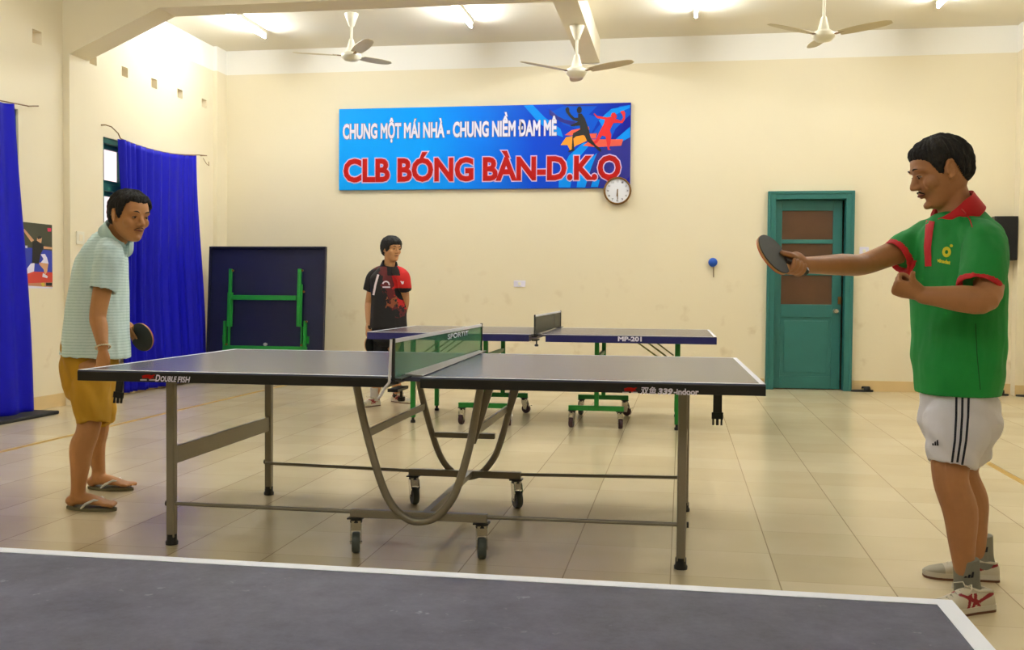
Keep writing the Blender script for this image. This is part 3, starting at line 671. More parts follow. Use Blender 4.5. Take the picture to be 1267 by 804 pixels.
# far table --------------------------------------------------------------
ft = empty('table_tennis_table', (-1.1125, 8.557, 0), .0105, 'blue-edged table tennis table on green steel legs behind the main table', 'table')
for sx in (-1, 1): tabletop(ft, sx, M['slate2'], M['navy'], .016, .058)
def floc(px, py, ly):
    inv = ft.matrix_basis.inverted(); a = inv @ CAM; b = inv @ (CAM+_dir(px, py)); t = (ly-a.y)/(b.y-a.y); return a+(b-a)*t
FY_ = .434
for x in (-1.075, 1.084):
    for s in (-1, 1):
        l = MB().bar((x, s*FY_, .045), (x, s*FY_, TZ-.02), .038, .038).build('leg', M['green'], ft, bevel=.003)
        MB().lathe([(.02, 0), (.021, .02), (.012, .026), (.012, .05), (0, .05)], (x, s*FY_, 0), (0, 0, 1), 14).build('leg_foot', M['black'], l, smooth=True)
        sg = 1 if x > 0 else -1
        MB().bar((x-sg*.37, s*FY_-.02, TZ-.03), (x-sg*.1, s*FY_-.02, TZ-.22), .01, .012).bar((x-sg*.29, s*FY_+.01, TZ-.03), (x-sg*.03, s*FY_+.01, TZ-.22), .01, .012).build('folding_brace', mat('olive_steel', rgb(120, 120, 50), .5), ft)
    MB().box(x-.015, x+.015, -FY_, FY_, .5, .53).build('leg_crossbar', M['green'], ft)
for pxn, (xa, xb) in ((601, (567.6, 634.5)), (738.5, (703.4, 772))):
    xn = floc(pxn, 450, -FY_).x
    for s in (-1, 1):
        a = floc(xa, 507, -FY_).x; b = floc(xb, 507, -FY_).x
        MB().bar((xn, s*FY_, .16), (xn, s*FY_, TZ-.02), .036, .036).build('trolley_post', M['green'], ft, bevel=.003)
        MB().box(a, b, s*FY_-.02, s*FY_+.02, .138, .178).build('trolley_rail', M['green'], ft, bevel=.003)
        caster(ft, a+.03, s*FY_, .138, .04, R(-100), 'wheelr' if s < 0 else 'wheel', brake=False)
        caster(ft, b-.03, s*FY_, .138, .04, R(-80 if s < 0 else -20), 'wheelr', brake=(s > 0))
    MB().box(xn-.012, xn+.012, -FY_, FY_, .55, .58).build('trolley_crossbar', M['green'], ft)
L2 = lambda px, py: floc(px, py, -TW-.0019)
edge_text(ft, L2, [('white_lettering', 'MP-201', 764.5, 794, 416.3, 422.3, M['wprint'], .04, 0)])
fn = empty('table_tennis_net', ft.location, .0105, 'short grey table tennis net on the blue-edged table behind', 'net')
net(fn, TZ, M['netd'], M['rubber'])

# near table -----------------------------------------------------------
nt_ = empty('table_tennis_table', (.2976-TL, 1.1692-TW, 0), 0, 'dark slate table tennis table with white border across the bottom foreground', 'table')
mn = bpy.data.materials.new('worn_slate_paint'); mn.use_nodes = True
def worn():
    nt = mn.node_tree; p = nt.nodes['Principled BSDF']; L = nt.links.new; N = nt.nodes.new
    tc = N('ShaderNodeTexCoord')
    def noise_(s, d=6, r=.6):
        n = N('ShaderNodeTexNoise'); n.inputs['Scale'].default_value = s; n.inputs['Detail'].default_value = d; n.inputs['Roughness'].default_value = r; L(tc.outputs['Object'], n.inputs['Vector']); return n.outputs['Fac']
    a = N('ShaderNodeMix'); a.data_type = 'RGBA'; a.inputs[6].default_value = rgb(38, 37, 53); a.inputs[7].default_value = rgb(90, 87, 106)
    cr = N('ShaderNodeMapRange'); cr.inputs[1].default_value = .3; cr.inputs[2].default_value = .7; L(noise_(7, 12, .8), cr.inputs[0]); L(cr.outputs[0], a.inputs[0])
    r = N('ShaderNodeMapRange'); r.inputs[1].default_value = .66; r.inputs[2].default_value = .74; r.inputs[4].default_value = .5; L(noise_(55, 3), r.inputs[0])
    r2 = N('ShaderNodeMapRange'); r2.inputs[1].default_value = .5; r2.inputs[2].default_value = .65; L(noise_(4, 2), r2.inputs[0])
    mu = N('ShaderNodeMath'); mu.operation = 'MULTIPLY'; L(r.outputs[0], mu.inputs[0]); L(r2.outputs[0], mu.inputs[1])
    b = N('ShaderNodeMix'); b.data_type = 'RGBA'; b.inputs[7].default_value = rgb(150, 150, 160); L(mu.outputs[0], b.inputs[0]); L(a.outputs[2], b.inputs[6])
    L(b.outputs[2], p.inputs['Base Color']); p.inputs['Roughness'].default_value = .42
    rr = N('ShaderNodeMapRange'); p.inputs['Specular IOR Level'].default_value = .25; rr.inputs[3].default_value = .45; rr.inputs[4].default_value = .6; L(noise_(6), rr.inputs[0]); L(rr.outputs[0], p.inputs['Roughness'])
worn()
for sx in (-1, 1): tabletop(nt_, sx, mn, M['black'], .02, .05)
for x in (-1.07, 1.07):
    for s in (-1, 1):
        l = MB().bar((x, s*.54, .03), (x, s*.54, TZ-.02), .036, .036).build('leg', M['steel'], nt_, bevel=.005)
        MB().lathe([(.026, .0), (.027, .012), (.022, .02), (.022, .045), (0, .045)], (x, s*.54, 0), (0, 0, 1), 16).build('leg_foot', M['black'], l, smooth=True)

# folded table half leaning on the wall -------------------------------------
def folded():
    fa = PY(259.5, 360, 11.2); fb = PY(403, 360, 11.2)
    x0, x1 = fa.x, fb.x; Ht = 1.525
    yb = 11.14; ang = R(4.0)
    e = empty('folded_table', ((x0+x1)/2, yb, 0), 0, 'folded navy table tennis table half with green legs standing in the left back corner', 'table')
    Wv = V((0, math.sin(ang), math.cos(ang))); U = V((1, 0, 0)); n = U.cross(Wv)   # n faces the camera (-Y)
    n = -n if n.y > 0 else n
    zb = PY(330, 305.5, yb+.1).z-Ht*math.cos(ang)
    O = V((x0, yb, zb)); w = x1-x0
    k = Ht/ (Ht)
    def pan(a0, a1, b0, b1, t0, t1, mb=None):
        mb = mb or MB(); return mb.prism([(a0, b0), (a1, b0), (a1, b1), (a0, b1)], O+n*t0, U, Wv, n*(t1-t0))
    pan(0, w, 0, Ht, 0, .018).build('board', M['navyd'], e, bevel=.002, world=True)
    fr = MB()
    for q in ((0, w, 0, .02), (0, w, Ht-.02, Ht), (0, .02, .02, Ht-.02), (w-.02, w, .02, Ht-.02)): pan(*q, .0, .055, fr)
    fr.build('edge_frame', mat('dark_navy', rgb(12, 14, 44), .5), e, world=True)
    def q(px, py):     # pixel -> (a, b) on the board
        best = None
        d = _dir(px, py); den = d.dot(n); t = (O+n*.04-CAM).dot(n)/den; P = CAM+d*t-O
        return P.dot(U), P.dot(Wv)
    def gb(x_a, y_a, x_b, y_b, t0, t1, nm):
        a0, b0 = q(x_a, y_b); a1, b1 = q(x_b, y_a)
        return pan(a0, a1, b0, b1, t0, t1).build(nm, M['green'], e, bevel=.003, world=True)
    gb(283.5, 333, 289, 404, .06, .095, 'folded_leg'); gb(368.5, 333, 374.5, 404, .06, .095, 'folded_leg')
    gb(282, 362, 289.5, 404, .055, .08, 'leg_sleeve'); gb(368, 352, 375.5, 404, .055, .08, 'leg_sleeve')
    gb(289, 366, 368.5, 371, .062, .088, 'crossbar')
    gb(276.5, 397, 280.5, 434, .02, .07, 'hinge_post'); gb(375.5, 397, 379.5, 434, .02, .07, 'hinge_post')
    gb(281.5, 404, 284.5, 432, .02, .05, 'hinge_post'); gb(371.5, 404, 374.5, 432, .02, .05, 'hinge_post')
    gb(277, 429, 380, 433, .03, .07, 'bottom_bar')
    for (px, py) in ((289.5, 335), (375.5, 335), (377, 361), (380.5, 398), (281.5, 426), (374, 427)):
        a, b = q(px, py); MB().lathe([(.012, 0), (.012, .02), (0, .021)], O+U*a+Wv*b+n*.06, n, 10).build('bolt', M['bronze'], e, world=True)
    a, b = q(328, 426); MB().lathe([(.02, 0), (.02, .03), (0, .031)], O+U*a+Wv*b+n*.018, n, 12).build('latch', M['tapeg'], e, world=True)
    for a in (x0+.2, x1-.2):
        t = MB().box(a-.02, a+.02, yb-.22, yb+.3, .1, .14).box(a-.018, a+.018, yb+.01, yb+.046, .14, .55).build('trolley_foot', M['green'], e, world=True)
        for yy in (yb-.18, yb+.26):
            MB().lathe([(.006, -.011), (.035, -.013), (.045, -.008), (.045, .008), (.035, .013), (.006, .011)], (a, yy, .045), (1, 0, 0), 20).box(a-.018, a+.018, yy-.012, yy+.012, .08, .1).build('caster_wheel', M['wheelr'], t, shift=-V(((x0+x1)/2, yb, 0)))
    print('folded zb', zb)
folded()

# sandals near the door and the right wall -----------------------------------
def sandal(x, y, rz, label, grp=None):
    e = empty('sandal', (x, y, 0), rz, label, 'sandal', grp)
    out = []
    for k in range(28):
        a = 2*PI*k/28; ex = .125*math.cos(a); ey = (.045+.01*math.cos(a))*math.sin(a); out.append((ex, ey))
    MB().prism(out, (0, 0, 0), (1, 0, 0), (0, 1, 0), (0, 0, .02)).build('sole', M['rubber'], e, bevel=.004)
    vs = []; n = 12
    for i in range(n+1):
        a = PI*i/n
        for xx in (.0, .075): vs.append(V((xx+.005, math.cos(a)*.05, .016+math.sin(a)*.045)))
    fs = [(2*i, 2*i+1, 2*i+3, 2*i+2) for i in range(n)]
    o = MB().add(vs, fs).build('upper_strap', M['rubber'], e, smooth=True); s = o.modifiers.new('t', 'SOLIDIFY'); s.thickness = .005
s1 = PZ(1070, 484.5, 0); sandal(s1.x-.03, s1.y-.0, R(8), 'black sandal on the floor right of the teal door, the nearer of the pair'); sandal(s1.x+.05, s1.y+.125, R(20), 'black sandal lying behind another sandal beside the teal door')
s2 = PZ(1248, 489.5, 0); sandal(s2.x-.12, s2.y+.03, R(-20), 'black sandal on the floor behind the man in green, closer to him'); sandal(s2.x+.18, s2.y-.06, R(-5), 'black sandal on the floor at the right edge, below the loudspeaker')
# ------------------------------------------------------------------ people
def cat(p0, p1, p2, p3, t): return .5*((2*p1)+(p2-p0)*t+(2*p0-5*p1+4*p2-p3)*t*t+(3*p1-p0-3*p2+p3)*t*t*t)
class Blob(MB):
    def limb(s, pts, rad, n=16, seg=4, side=None, caps=(1, 1), e=2.0):
        """swept tube through pts; rad = r or (r along side, r across) per point; caps: 1 round, 0 flat, -1 hollow"""
        pts = [V(p) for p in pts]; k = len(pts)
        rad = [(r, r) if not isinstance(r, (tuple, list)) else tuple(r) for r in rad]
        sd = [V(v) for v in side] if isinstance(side, list) else ([V(side)]*k if side is not None else None)
        P = []; Rr = []; S = []
        for i in range(k-1):
            a = [max(i-1, 0), i, i+1, min(i+2, k-1)]
            for j in range(seg):
                t = j/seg
                P.append(cat(pts[a[0]], pts[a[1]], pts[a[2]], pts[a[3]], t))
                Rr.append(tuple(cat(rad[a[0]][q], rad[a[1]][q], rad[a[2]][q], rad[a[3]][q], t) for q in (0, 1)))
                if sd: S.append(sd[a[1]].lerp(sd[a[2]], t))
        P.append(pts[-1]); Rr.append(rad[-1]); S.append(sd[-1]) if sd else None
        m = len(P); T = [(P[min(i+1, m-1)]-P[max(i-1, 0)]).normalized() for i in range(m)]
        rings = []; u = None
        for i in range(m):
            t = T[i]
            if sd: u = S[i]
            elif u is None: u, _ = axes(t)
            u = (u-t*u.dot(t)).normalized(); rings.append((P[i], u, t.cross(u), Rr[i][0], Rr[i][1]))
        def cap(r, t, sg, kind):
            c, a, b, ra, rb = r; av = min(ra, rb); out = []
            if kind == 1:
                for q in (1, 2, 3):
                    f = math.cos(q*PI/2/3.4); out.append((c+t*sg*av*math.sin(q*PI/2/3.4), a, b, ra*f, rb*f))
            elif kind == -1:
                out.append((c-t*sg*.004, a, b, ra*.9, rb*.9)); out.append((c-t*sg*.03, a, b, ra*.82, rb*.82))
            return out
        rings = cap(rings[0], T[0], -1, caps[0])[::-1]+rings+cap(rings[-1], T[-1], 1, caps[1])
        vs = []
        for c, a, b, ra, rb in rings:
            for j in range(n):
                an = 2*PI*j/n; cs, sn = math.cos(an), math.sin(an)
                x = math.copysign(abs(cs)**(2/e), cs); y = math.copysign(abs(sn)**(2/e), sn)
                vs.append(c+a*x*ra+b*y*rb)
        q = len(rings)
        fs = [(i*n+j, i*n+(j+1) % n, (i+1)*n+(j+1) % n, (i+1)*n+j) for i in range(q-1) for j in range(n)]
        fs += [tuple(range(n))[::-1], tuple(range((q-1)*n, q*n))]
        return s.add(vs, fs)
    def ell(s, c, r, mx=None, n=14):
        c = V(c); vs = []; m = n//2+1
        for i in range(m+1):
            th = PI*i/m
            for j in range(n):
                a = 2*PI*j/n; p = V((r[0]*math.sin(th)*math.cos(a), r[1]*math.sin(th)*math.sin(a), r[2]*math.cos(th)))
                vs.append(c+(mx @ p if mx else p))
        fs = [(i*n+j, i*n+(j+1) % n, (i+1)*n+(j+1) % n, (i+1)*n+j) for i in range(m) for j in range(n)]
        return s.add(vs, fs)
    def xf(s, mx, o0=0):
        s.v[o0:] = [mx @ p for p in s.v[o0:]]; return s
def solid(name, b, parent, mats, voxel=.005, smooth=3, disp=None, matfn=None, delfn=None, hc=None):
    """fuses the shapes of b into one continuous skin"""
    me = bpy.data.meshes.new(name); me.from_pydata([tuple(p) for p in b.v], [], b.f)
    bm = bmesh.new(); bm.from_mesh(me); bmesh.ops.remove_doubles(bm, verts=bm.verts, dist=1e-6); bmesh.ops.recalc_face_normals(bm, faces=bm.faces); bm.to_mesh(me); bm.free()
    o = bpy.data.objects.new(name, me); C.objects.link(o)
    r = o.modifiers.new('r', 'REMESH'); r.mode = 'VOXEL'; r.voxel_size = voxel; r.use_smooth_shade = True
    dg = bpy.context.evaluated_depsgraph_get(); dg.update()
    nm = bpy.data.meshes.new_from_object(o.evaluated_get(dg))
    o.modifiers.clear(); o.data = nm; bpy.data.meshes.remove(me); nm.name = name
    bm = bmesh.new(); bm.from_mesh(nm)
    for _ in range(smooth): bmesh.ops.smooth_vert(bm, verts=bm.verts, factor=.5, use_axis_x=True, use_axis_y=True, use_axis_z=True)
    if hc is not None:
        hi = hc.inverted(); hv = [v for v in bm.verts if (hi @ v.co).length < .14 and abs((hi @ v.co).y) < .066]
        for _ in range(3): bmesh.ops.smooth_vert(bm, verts=hv, factor=.5, use_axis_x=True, use_axis_y=True, use_axis_z=True)
    if disp:
        bm.normal_update()
        mv = [(v, v.normal*disp(v.co, v.normal)) for v in bm.verts]
        for v, d in mv: v.co += d
    if delfn:
        kill = [f for f in bm.faces if delfn(f.calc_center_median(), f.normal)]
        bmesh.ops.delete(bm, geom=kill, context='FACES')
    if not isinstance(mats, (list, tuple)): mats = [mats]
    if matfn:
        bm.normal_update()
        for f in bm.faces: f.material_index = matfn(f.calc_center_median(), f.normal)
    loc = parent.matrix_basis.translation if parent is not None else V((0, 0, 0))
    tree = BVHTree.FromBMesh(bm)
    for v in bm.verts: v.co -= loc
    for f in bm.faces: f.smooth = True
    bm.to_mesh(nm); bm.free()
    for m in mats: nm.materials.append(m)
    o.parent = parent
    return o, tree
# head, local axes: x forward, y left, z up; crown at .118, chin at -.115
HR = [(-.116, .055, .012, .016), (-.110, .071, -.002, .030), (-.098, .078, -.02, .041), (-.082, .079, -.045, .050), (-.064, .0795, -.066, .057), (-.045, .082, -.082, .064),
      (-.02, .083, -.094, .070), (.0, .0815, -.1, .0735), (.02, .087, -.102, .0755), (.035, .089, -.102, .076), (.055, .086, -.099, .0745), (.075, .076, -.09, .069), (.092, .06, -.074, .058), (.106, .038, -.05, .041), (.115, .014, -.024, .02)]
def head_rings(z):
    for a, b in zip(HR, HR[1:]):
        if z <= b[0]: t = (z-a[0])/(b[0]-a[0]); return [a[i]+(b[i]-a[i])*t for i in range(1, 4)]
    return HR[-1][1:]
def head(b, mx, nose=1., chin=0.):
    o0 = len(b.v); n = 32; vs = []
    for z, f, bk, w in HR:
        if z < -.06: f += chin
        cx = (f+bk)/2; rx = (f-bk)/2
        for j in range(n):
            a = 2*PI*j/n; cs, sn = math.cos(a), math.sin(a); e = 2.25
            vs.append(V((cx+rx*math.copysign(abs(cs)**(2/e), cs), w*math.copysign(abs(sn)**(2/e), sn), z)))
    k = len(HR); fs = [(i*n+j, i*n+(j+1) % n, (i+1)*n+(j+1) % n, (i+1)*n+j) for i in range(k-1) for j in range(n)]+[tuple(range(n))[::-1], tuple(range((k-1)*n, k*n))]
    b.add(vs, fs)
    b.limb([(.080, 0, .02), (.087, 0, .004), (.0945, 0, -.012), (.100, 0, -.0235)], [.008, .0095, .0115*nose, .0135*nose], n=12, seg=3)
    for s in (-1, 1):
        b.ell((.090, s*.0135, -.029), (.0125, .0095, .009))
        b.limb([(.084, s*.012, .026), (.0835, s*.035, .030), (.066, s*.054, .022)], [.0075, .0085, .007], n=10, seg=3)
        b.ell((.050, s*.046, -.022), (.028, .022, .026))
        b.ell((.0735, s*.032, .004), (.0105, .0135, .010))
        # ear
        mr = Matrix.Rotation(R(12*s), 3, 'Z') @ Matrix.Rotation(R(-8), 3, 'Y')
        pts = []
        for q in range(11):
            a = R(-110+q*30); rr = .026 if q < 7 else .022
            pts.append(V((-.008, s*.083, -.002))+mr @ V((.0155*math.sin(a)*-1 if True else 0, s*.003*math.cos(a), rr*math.cos(a)*1.15)))
        b.limb(pts, [.0052]*11, n=8, seg=2)
        b.ell((-.006, s*.077, -.002), (.013, .0085, .026), mr)
        b.ell((-.002, s*.079, -.026), (.008, .006, .009))
    b.ell((.083, 0, -.052), (.009, .021, .0065)); b.ell((.0815, 0, -.0625), (.0085, .018, .0065))
    b.ell((.073, 0, -.095), (.014, .018, .014))
    b.xf(mx, o0)
def face_parts(parent, mx, brow=M['black'], lips=None, must=0, down=0., ms=1.):
    loc = parent.matrix_basis.translation
    T = lambda x, y, z: mx @ V((x, y, z))
    ew = mat('eye_white', rgb(150, 134, 118), .45); ir = mat('eye_dark', rgb(28, 18, 12), .25); hb = mat('eyebrow_hair', rgb(34, 26, 20), .8)
    r3 = mx.to_3x3()
    for s in (-1, 1):
        b = Blob().ell(T(.0755, s*.0325, .0035), (.0085, .0115, .0032), r3, 16)
        eye = b.build('eye', ew, parent, smooth=True, world=True)
        Blob().ell(T(.0825, s*.0325, .0035-down), (.003, .0052, .0042), r3, 12).build('iris', ir, eye, smooth=True, shift=-loc)
        b = Blob().limb([T(.0805, s*.0205, .0065), T(.0862, s*.031, .0092), T(.0775, s*.0455, .0062)], [(.0012, .0012), (.0018, .0018), (.001, .001)], n=6, seg=4)
        b.build('eyelash', ir, eye, smooth=True, shift=-loc)
        Blob().limb([T(.0885, s*.016, .028), T(.090, s*.032, .034), T(.0745, s*.052, .027)], [(.0025, .0025), (.0038, .003), (.0015, .0015)], n=8, seg=4).build('eyebrow', hb, parent, smooth=True, world=True)
    Blob().limb([T(.0785, -.0235, -.0575), T(.0895, -.008, -.0565), T(.0895, .008, -.0565), T(.0785, .0235, -.0575)], [(.002, .002), (.0042, .0042), (.0042, .0042), (.002, .002)], n=8, seg=4).build('lips', lips, parent, smooth=True, world=True)
    if must:
        for s in (-1, 1):
            Blob().limb([T(.0895, s*.003, -.0435), T(.0875, s*.014, -.046), T(.077, s*.0265, -.0555)], [(.0026*ms, .0026*ms), (.003*ms, .003*ms), (.001, .001)], n=8, seg=4).build('moustache', hb, parent, smooth=True, world=True)
def hair(parent, mx, line, m, thick=.012, fringe=0., seed=0, rough=.004):
    """line: list of (x, z) hairline along the side of the head from front to back"""
    def zh(x):
        if x >= line[0][0]: return line[0][1]
        for a, b in zip(line, line[1:]):
            if x >= b[0]: t = (x-a[0])/(b[0]-a[0]); return a[1]+(b[1]-a[1])*t
        return line[-1][1]
    n = 180; zs = [-.1+.216*i/80 for i in range(81)]; vs = []; ms = []
    for z in zs:
        f, bk, w = head_rings(z); cx = (f+bk)/2; rx = (f-bk)/2
        for j in range(n):
            a = 2*PI*j/n; cs, sn = math.cos(a), math.sin(a); e = 2.25
            p = V((cx+rx*math.copysign(abs(cs)**(2/e), cs), w*math.copysign(abs(sn)**(2/e), sn), z))
            g = zh(p.x); jag = .005*noise.noise(V((p.x*160+seed, p.y*160, 0)))
            ms.append(z-g+jag); nr = V(((p.x-cx)/rx, p.y/w*1.1, max(0, z-.05)/.06)).normalized()
            t = min(1, max(0, ms[-1]+.004)/.028); t = t**.6
            an = math.atan2(p.y, p.x); st = noise.noise(V((an*9+seed, p.z*14, p.x*20)))*rough+noise.noise(V((an*38, p.z*30+seed, p.x*60)))*rough*.9
            off = -.003+(thick+.003)*t+st*t
            if fringe and p.x > .03: off += fringe*min(1, max(0, (p.x-.03)/.06))*(1 if ms[-1] > .0 else 0)*t
            vs.append(p+nr*off)
    fs = []; 
    for i in range(80):
        for j in range(n):
            q = (i*n+j, i*n+(j+1) % n, (i+1)*n+(j+1) % n, (i+1)*n+j)
            if min(ms[k] for k in q) > -.005: fs.append(q)
    top = len(vs); vs.append(V((-.005, 0, .118+thick))); 
    fs += [(80*n+j, 80*n+(j+1) % n, top) for j in range(n)]
    mb = MB().add([mx @ p for p in vs], fs)
    me_o = mb.build('hair', m, parent, smooth=False, world=True)
    bm = bmesh.new(); bm.from_mesh(me_o.data); bmesh.ops.delete(bm, geom=[v for v in bm.verts if not v.link_faces], context='VERTS')
    for f in bm.faces: f.smooth = True
    bm.to_mesh(me_o.data); bm.free()
    return me_o
def headmat(c, fwd, scale, roll=0.):
    """fwd: horizontal yaw vector + downward tilt; c: head centre"""
    f = V(fwd).normalized(); l = V((0, 0, 1)).cross(f).normalized(); u = f.cross(l)
    m = Matrix((f, l, u)).transposed() @ Matrix.Rotation(roll, 3, 'X')
    m = (m*scale).to_4x4(); m.translation = c; return m
def fbm(p, f, seed=0): return noise.noise(V((p.x*f+seed, p.y*f, p.z*f)))+.5*noise.noise(V((p.x*f*2.1, p.y*f*2.1+seed, p.z*f*2.1)))
def wrap_fingers(b, G, h, back, down, Rg, offs, a1, r=.0085, rads=None):
    """fingers closed round a handle: axis h, starting behind (back) passing below (down)"""
    for off, aa in zip(offs, a1):
        pts = [];
        for q in range(7):
            th = R(-25+(aa+25)*q/6); rr = Rg+(.006 if q == 0 else 0)
            pts.append(G+h*off+back*math.cos(th)*rr+down*math.sin(th)*rr)
        b.limb(pts, [r*1.12, r*1.08, r*1.05, r*1.08, r, r*.95, r*.86], n=10, seg=2)
def open_hand(b, w, d, n, t, curl, sc=1., spread=.1, thumb=None):
    """w wrist, d towards the fingers, n palm side, t thumb side"""
    d, n, t = V(d).normalized(), V(n).normalized(), V(t).normalized()
    b.limb([w-d*.02*sc, w+d*.02*sc, w+d*.06*sc, w+d*.088*sc], [(.024*sc, .018*sc), (.029*sc, .016*sc), (.038*sc, .014*sc), (.037*sc, .012*sc)], side=t, seg=4)
    L = [(.028, .074, 1.), (.0095, .083, 1.03), (-.0095, .077, 1.), (-.0275, .060, .9)]
    for k, (off, ln, rs) in enumerate(L):
        dd = (d+t*(off*spread*20*.2)).normalized(); p = w+d*.084*sc+t*off*sc+n*.0; pts = [p]; ax = d.cross(n).normalized()
        cu = curl[k] if isinstance(curl[0], (tuple, list)) else curl
        for q, fr in enumerate((.46, .30, .24)):
            dd = Matrix.Rotation(R(cu[q]), 3, ax) @ dd; p = p+dd*ln*fr*sc; pts.append(p)
        b.limb(pts, [.0093*sc*rs, .0088*sc*rs, .0080*sc*rs, .0068*sc*rs], n=10, seg=3)
    th = thumb or [(.018, .02, .002), (.046, .042, .008), (.072, .052, .012), (.092, .054, .016)]
    b.limb([w+d*a*sc+t*c*sc+n*e*sc for a, c, e in th], [.0135*sc, .0125*sc, .0105*sc, .0085*sc], n=10, seg=3)

def collar(parent, c, f, s, rs, rf, m, drop=.035, flare=.028, gap=22, point=.03, label=None, world_up=None):
    """folded collar: c centre of the neck ring, f forward axis of the ring, s side axis"""
    f, s = V(f).normalized(), V(s).normalized(); u = f.cross(s).normalized()
    if u.z < 0: u = -u
    N = 48; vs = []; 
    for i in range(N+1):
        a = R(gap+(360-2*gap)*i/N)    # 0 = front
        o = f*math.cos(a)*rf+s*math.sin(a)*rs; on = o.normalized()
        fr = max(0, math.cos(a)); fr2 = fr**2
        top = c+o*1.0+u*.012*(1-fr)-u*.012*fr
        mid = top+on*.007+u*.004
        bk = (1-math.cos(a))/2
        bot = c+o+on*(flare*(1-.6*bk))-u*(drop*(1-.25*bk)+point*fr2)
        low = c+o*.96-u*.03
        vs += [low, top, mid, bot]
    fs = [(4*i+k, 4*i+k+1, 4*i+5+k, 4*i+4+k) for i in range(N) for k in range(3)]
    o = MB().add(vs, fs).build('collar', m, parent, smooth=True, world=True)
    sm = o.modifiers.new('t', 'SOLIDIFY'); sm.thickness = .0035; sm.offset = 0
    if label: o['label'] = label
    return o
def project_text(mb, tree, body, O, U, W, w, h, bold=0., D=V((0, 1, 0)), lift=.002):
    O, U, W = V(O), V(U), V(W); vs, fs = text_polys(body, bold)
    x0, x1 = min(p.x for p in vs), max(p.x for p in vs); y0, y1 = min(p.y for p in vs), max(p.y for p in vs)
    out = []
    for p in vs:
        q = O+U*(p.x-x0)/(x1-x0)*w+W*(p.y-y0)/(y1-y0)*h
        hit = tree.ray_cast(q-D*.3, D)
        out.append((hit[0] if hit[0] else q)-D*lift)
    mb.add(out, fs)
def project_poly(mb, tree, pts, O, U, W, D=V((0, 1, 0)), lift=.002):
    O, U, W = V(O), V(U), V(W); out = []
    for a, b in pts:
        q = O+U*a+W*b; hit = tree.ray_cast(q-D*.3, D); out.append((hit[0] if hit[0] else q)-D*lift)
    mb.add(out, [tuple(range(len(out)))])
def ring_poly(mb, tree, cx, cy, ro, ri, O, U, W, n=28, ay=1., D=V((0, 1, 0))):
    for k in range(n):
        a, b = 2*PI*k/n, 2*PI*(k+1)/n
        project_poly(mb, tree, [(cx+ro*math.cos(a), cy+ay*ro*math.sin(a)), (cx+ro*math.cos(b), cy+ay*ro*math.sin(b)), (cx+ri*math.cos(b), cy+ay*ri*math.sin(b)), (cx+ri*math.cos(a), cy+ay*ri*math.sin(a))], O, U, W, D)

def strip(mb, tree, px, w, lift=.0022, sub=8, yref=3.4):
    """narrow band laid on the cloth along a line of picture points"""
    P = []
    for a, b in zip(px, px[1:]):
        for k in range(sub): P.append((a[0]+(b[0]-a[0])*k/sub, a[1]+(b[1]-a[1])*k/sub))
    P.append(px[-1]); ws = w if isinstance(w, (list, tuple)) else (w, w); rows = []
    for i, (x, y) in enumerate(P):
        a, b = P[max(i-1, 0)], P[min(i+1, len(P)-1)]; t = V((b[0]-a[0], b[1]-a[1])).normalized(); n = V((-t.y, t.x)); ww = ws[0]+(ws[1]-ws[0])*i/(len(P)-1)
        r = []
        for q in (-.5, -.17, .17, .5):
            d = _dir(x+n.x*ww*q, y+n.y*ww*q).normalized(); hit = tree.ray_cast(CAM, d)
            r.append(hit[0]-d*lift if hit[0] else None)
        rows.append(r)
    rows = [r for r in rows if all(r)]
    vs = [p for r in rows for p in r]
    mb.add(vs, [(4*i+k, 4*i+k+1, 4*i+5+k, 4*i+4+k) for i in range(len(rows)-1) for k in range(3)])
# bats ---------------------------------------------------------------
def bat(c, h, n, label, back='red'):
    """c blade centre, h from the blade towards the handle end, n normal of the black face"""
    h = V(h).normalized(); n = V(n); n = (n-h*n.dot(h)).normalized(); s = h.cross(n)
    e = empty('table_tennis_bat', c, 0, label, 'bat')
    out = []
    for k in range(40):
        a = 2*PI*k/40; x = math.cos(a)*.0785; y = math.sin(a)*.0755
        out.append((x, y))
    MB().prism(out, c-n*.003, h, s, n*.006).build('blade', mat('bat_wood', rgb(190, 140, 80), .5), e, world=True)
    cut = [(x, y) for x, y in out if x < .058]+[]
    cut.sort(key=lambda p: math.atan2(p[1], -p[0]))
    MB().prism([(x*.985, y*.985) for x, y in cut], c+n*.003, h, s, n*.0035).build('black_rubber', mat('bat_black', rgb(34, 36, 32), .55), e, world=True)
    MB().prism([(x*.985, y*.985) for x, y in cut], c-n*.0065, h, s, n*.0035).build('red_rubber', mat('bat_red', rgb(206, 66, 30), .5), e, world=True)
    Blob().limb([c+h*.058, c+h*.08, c+h*.12, c+h*.165, c+h*.178], [(.016, .0115), (.0135, .0115), (.014, .0115), (.0165, .0125), (.0165, .0125)], side=s, n=18, seg=4, caps=(0, 0), e=2.6).build('handle', mat('bat_handle', rgb(38, 24, 20), .45), e, smooth=True, world=True)
    MB().prism([(.172, -.006), (.186-.006, -.006), (.186-.006, .006), (.172, .006)], c+n*.0126, h, s, n*.0006).build('handle_tag', M['wprint'], e, world=True)
    return e

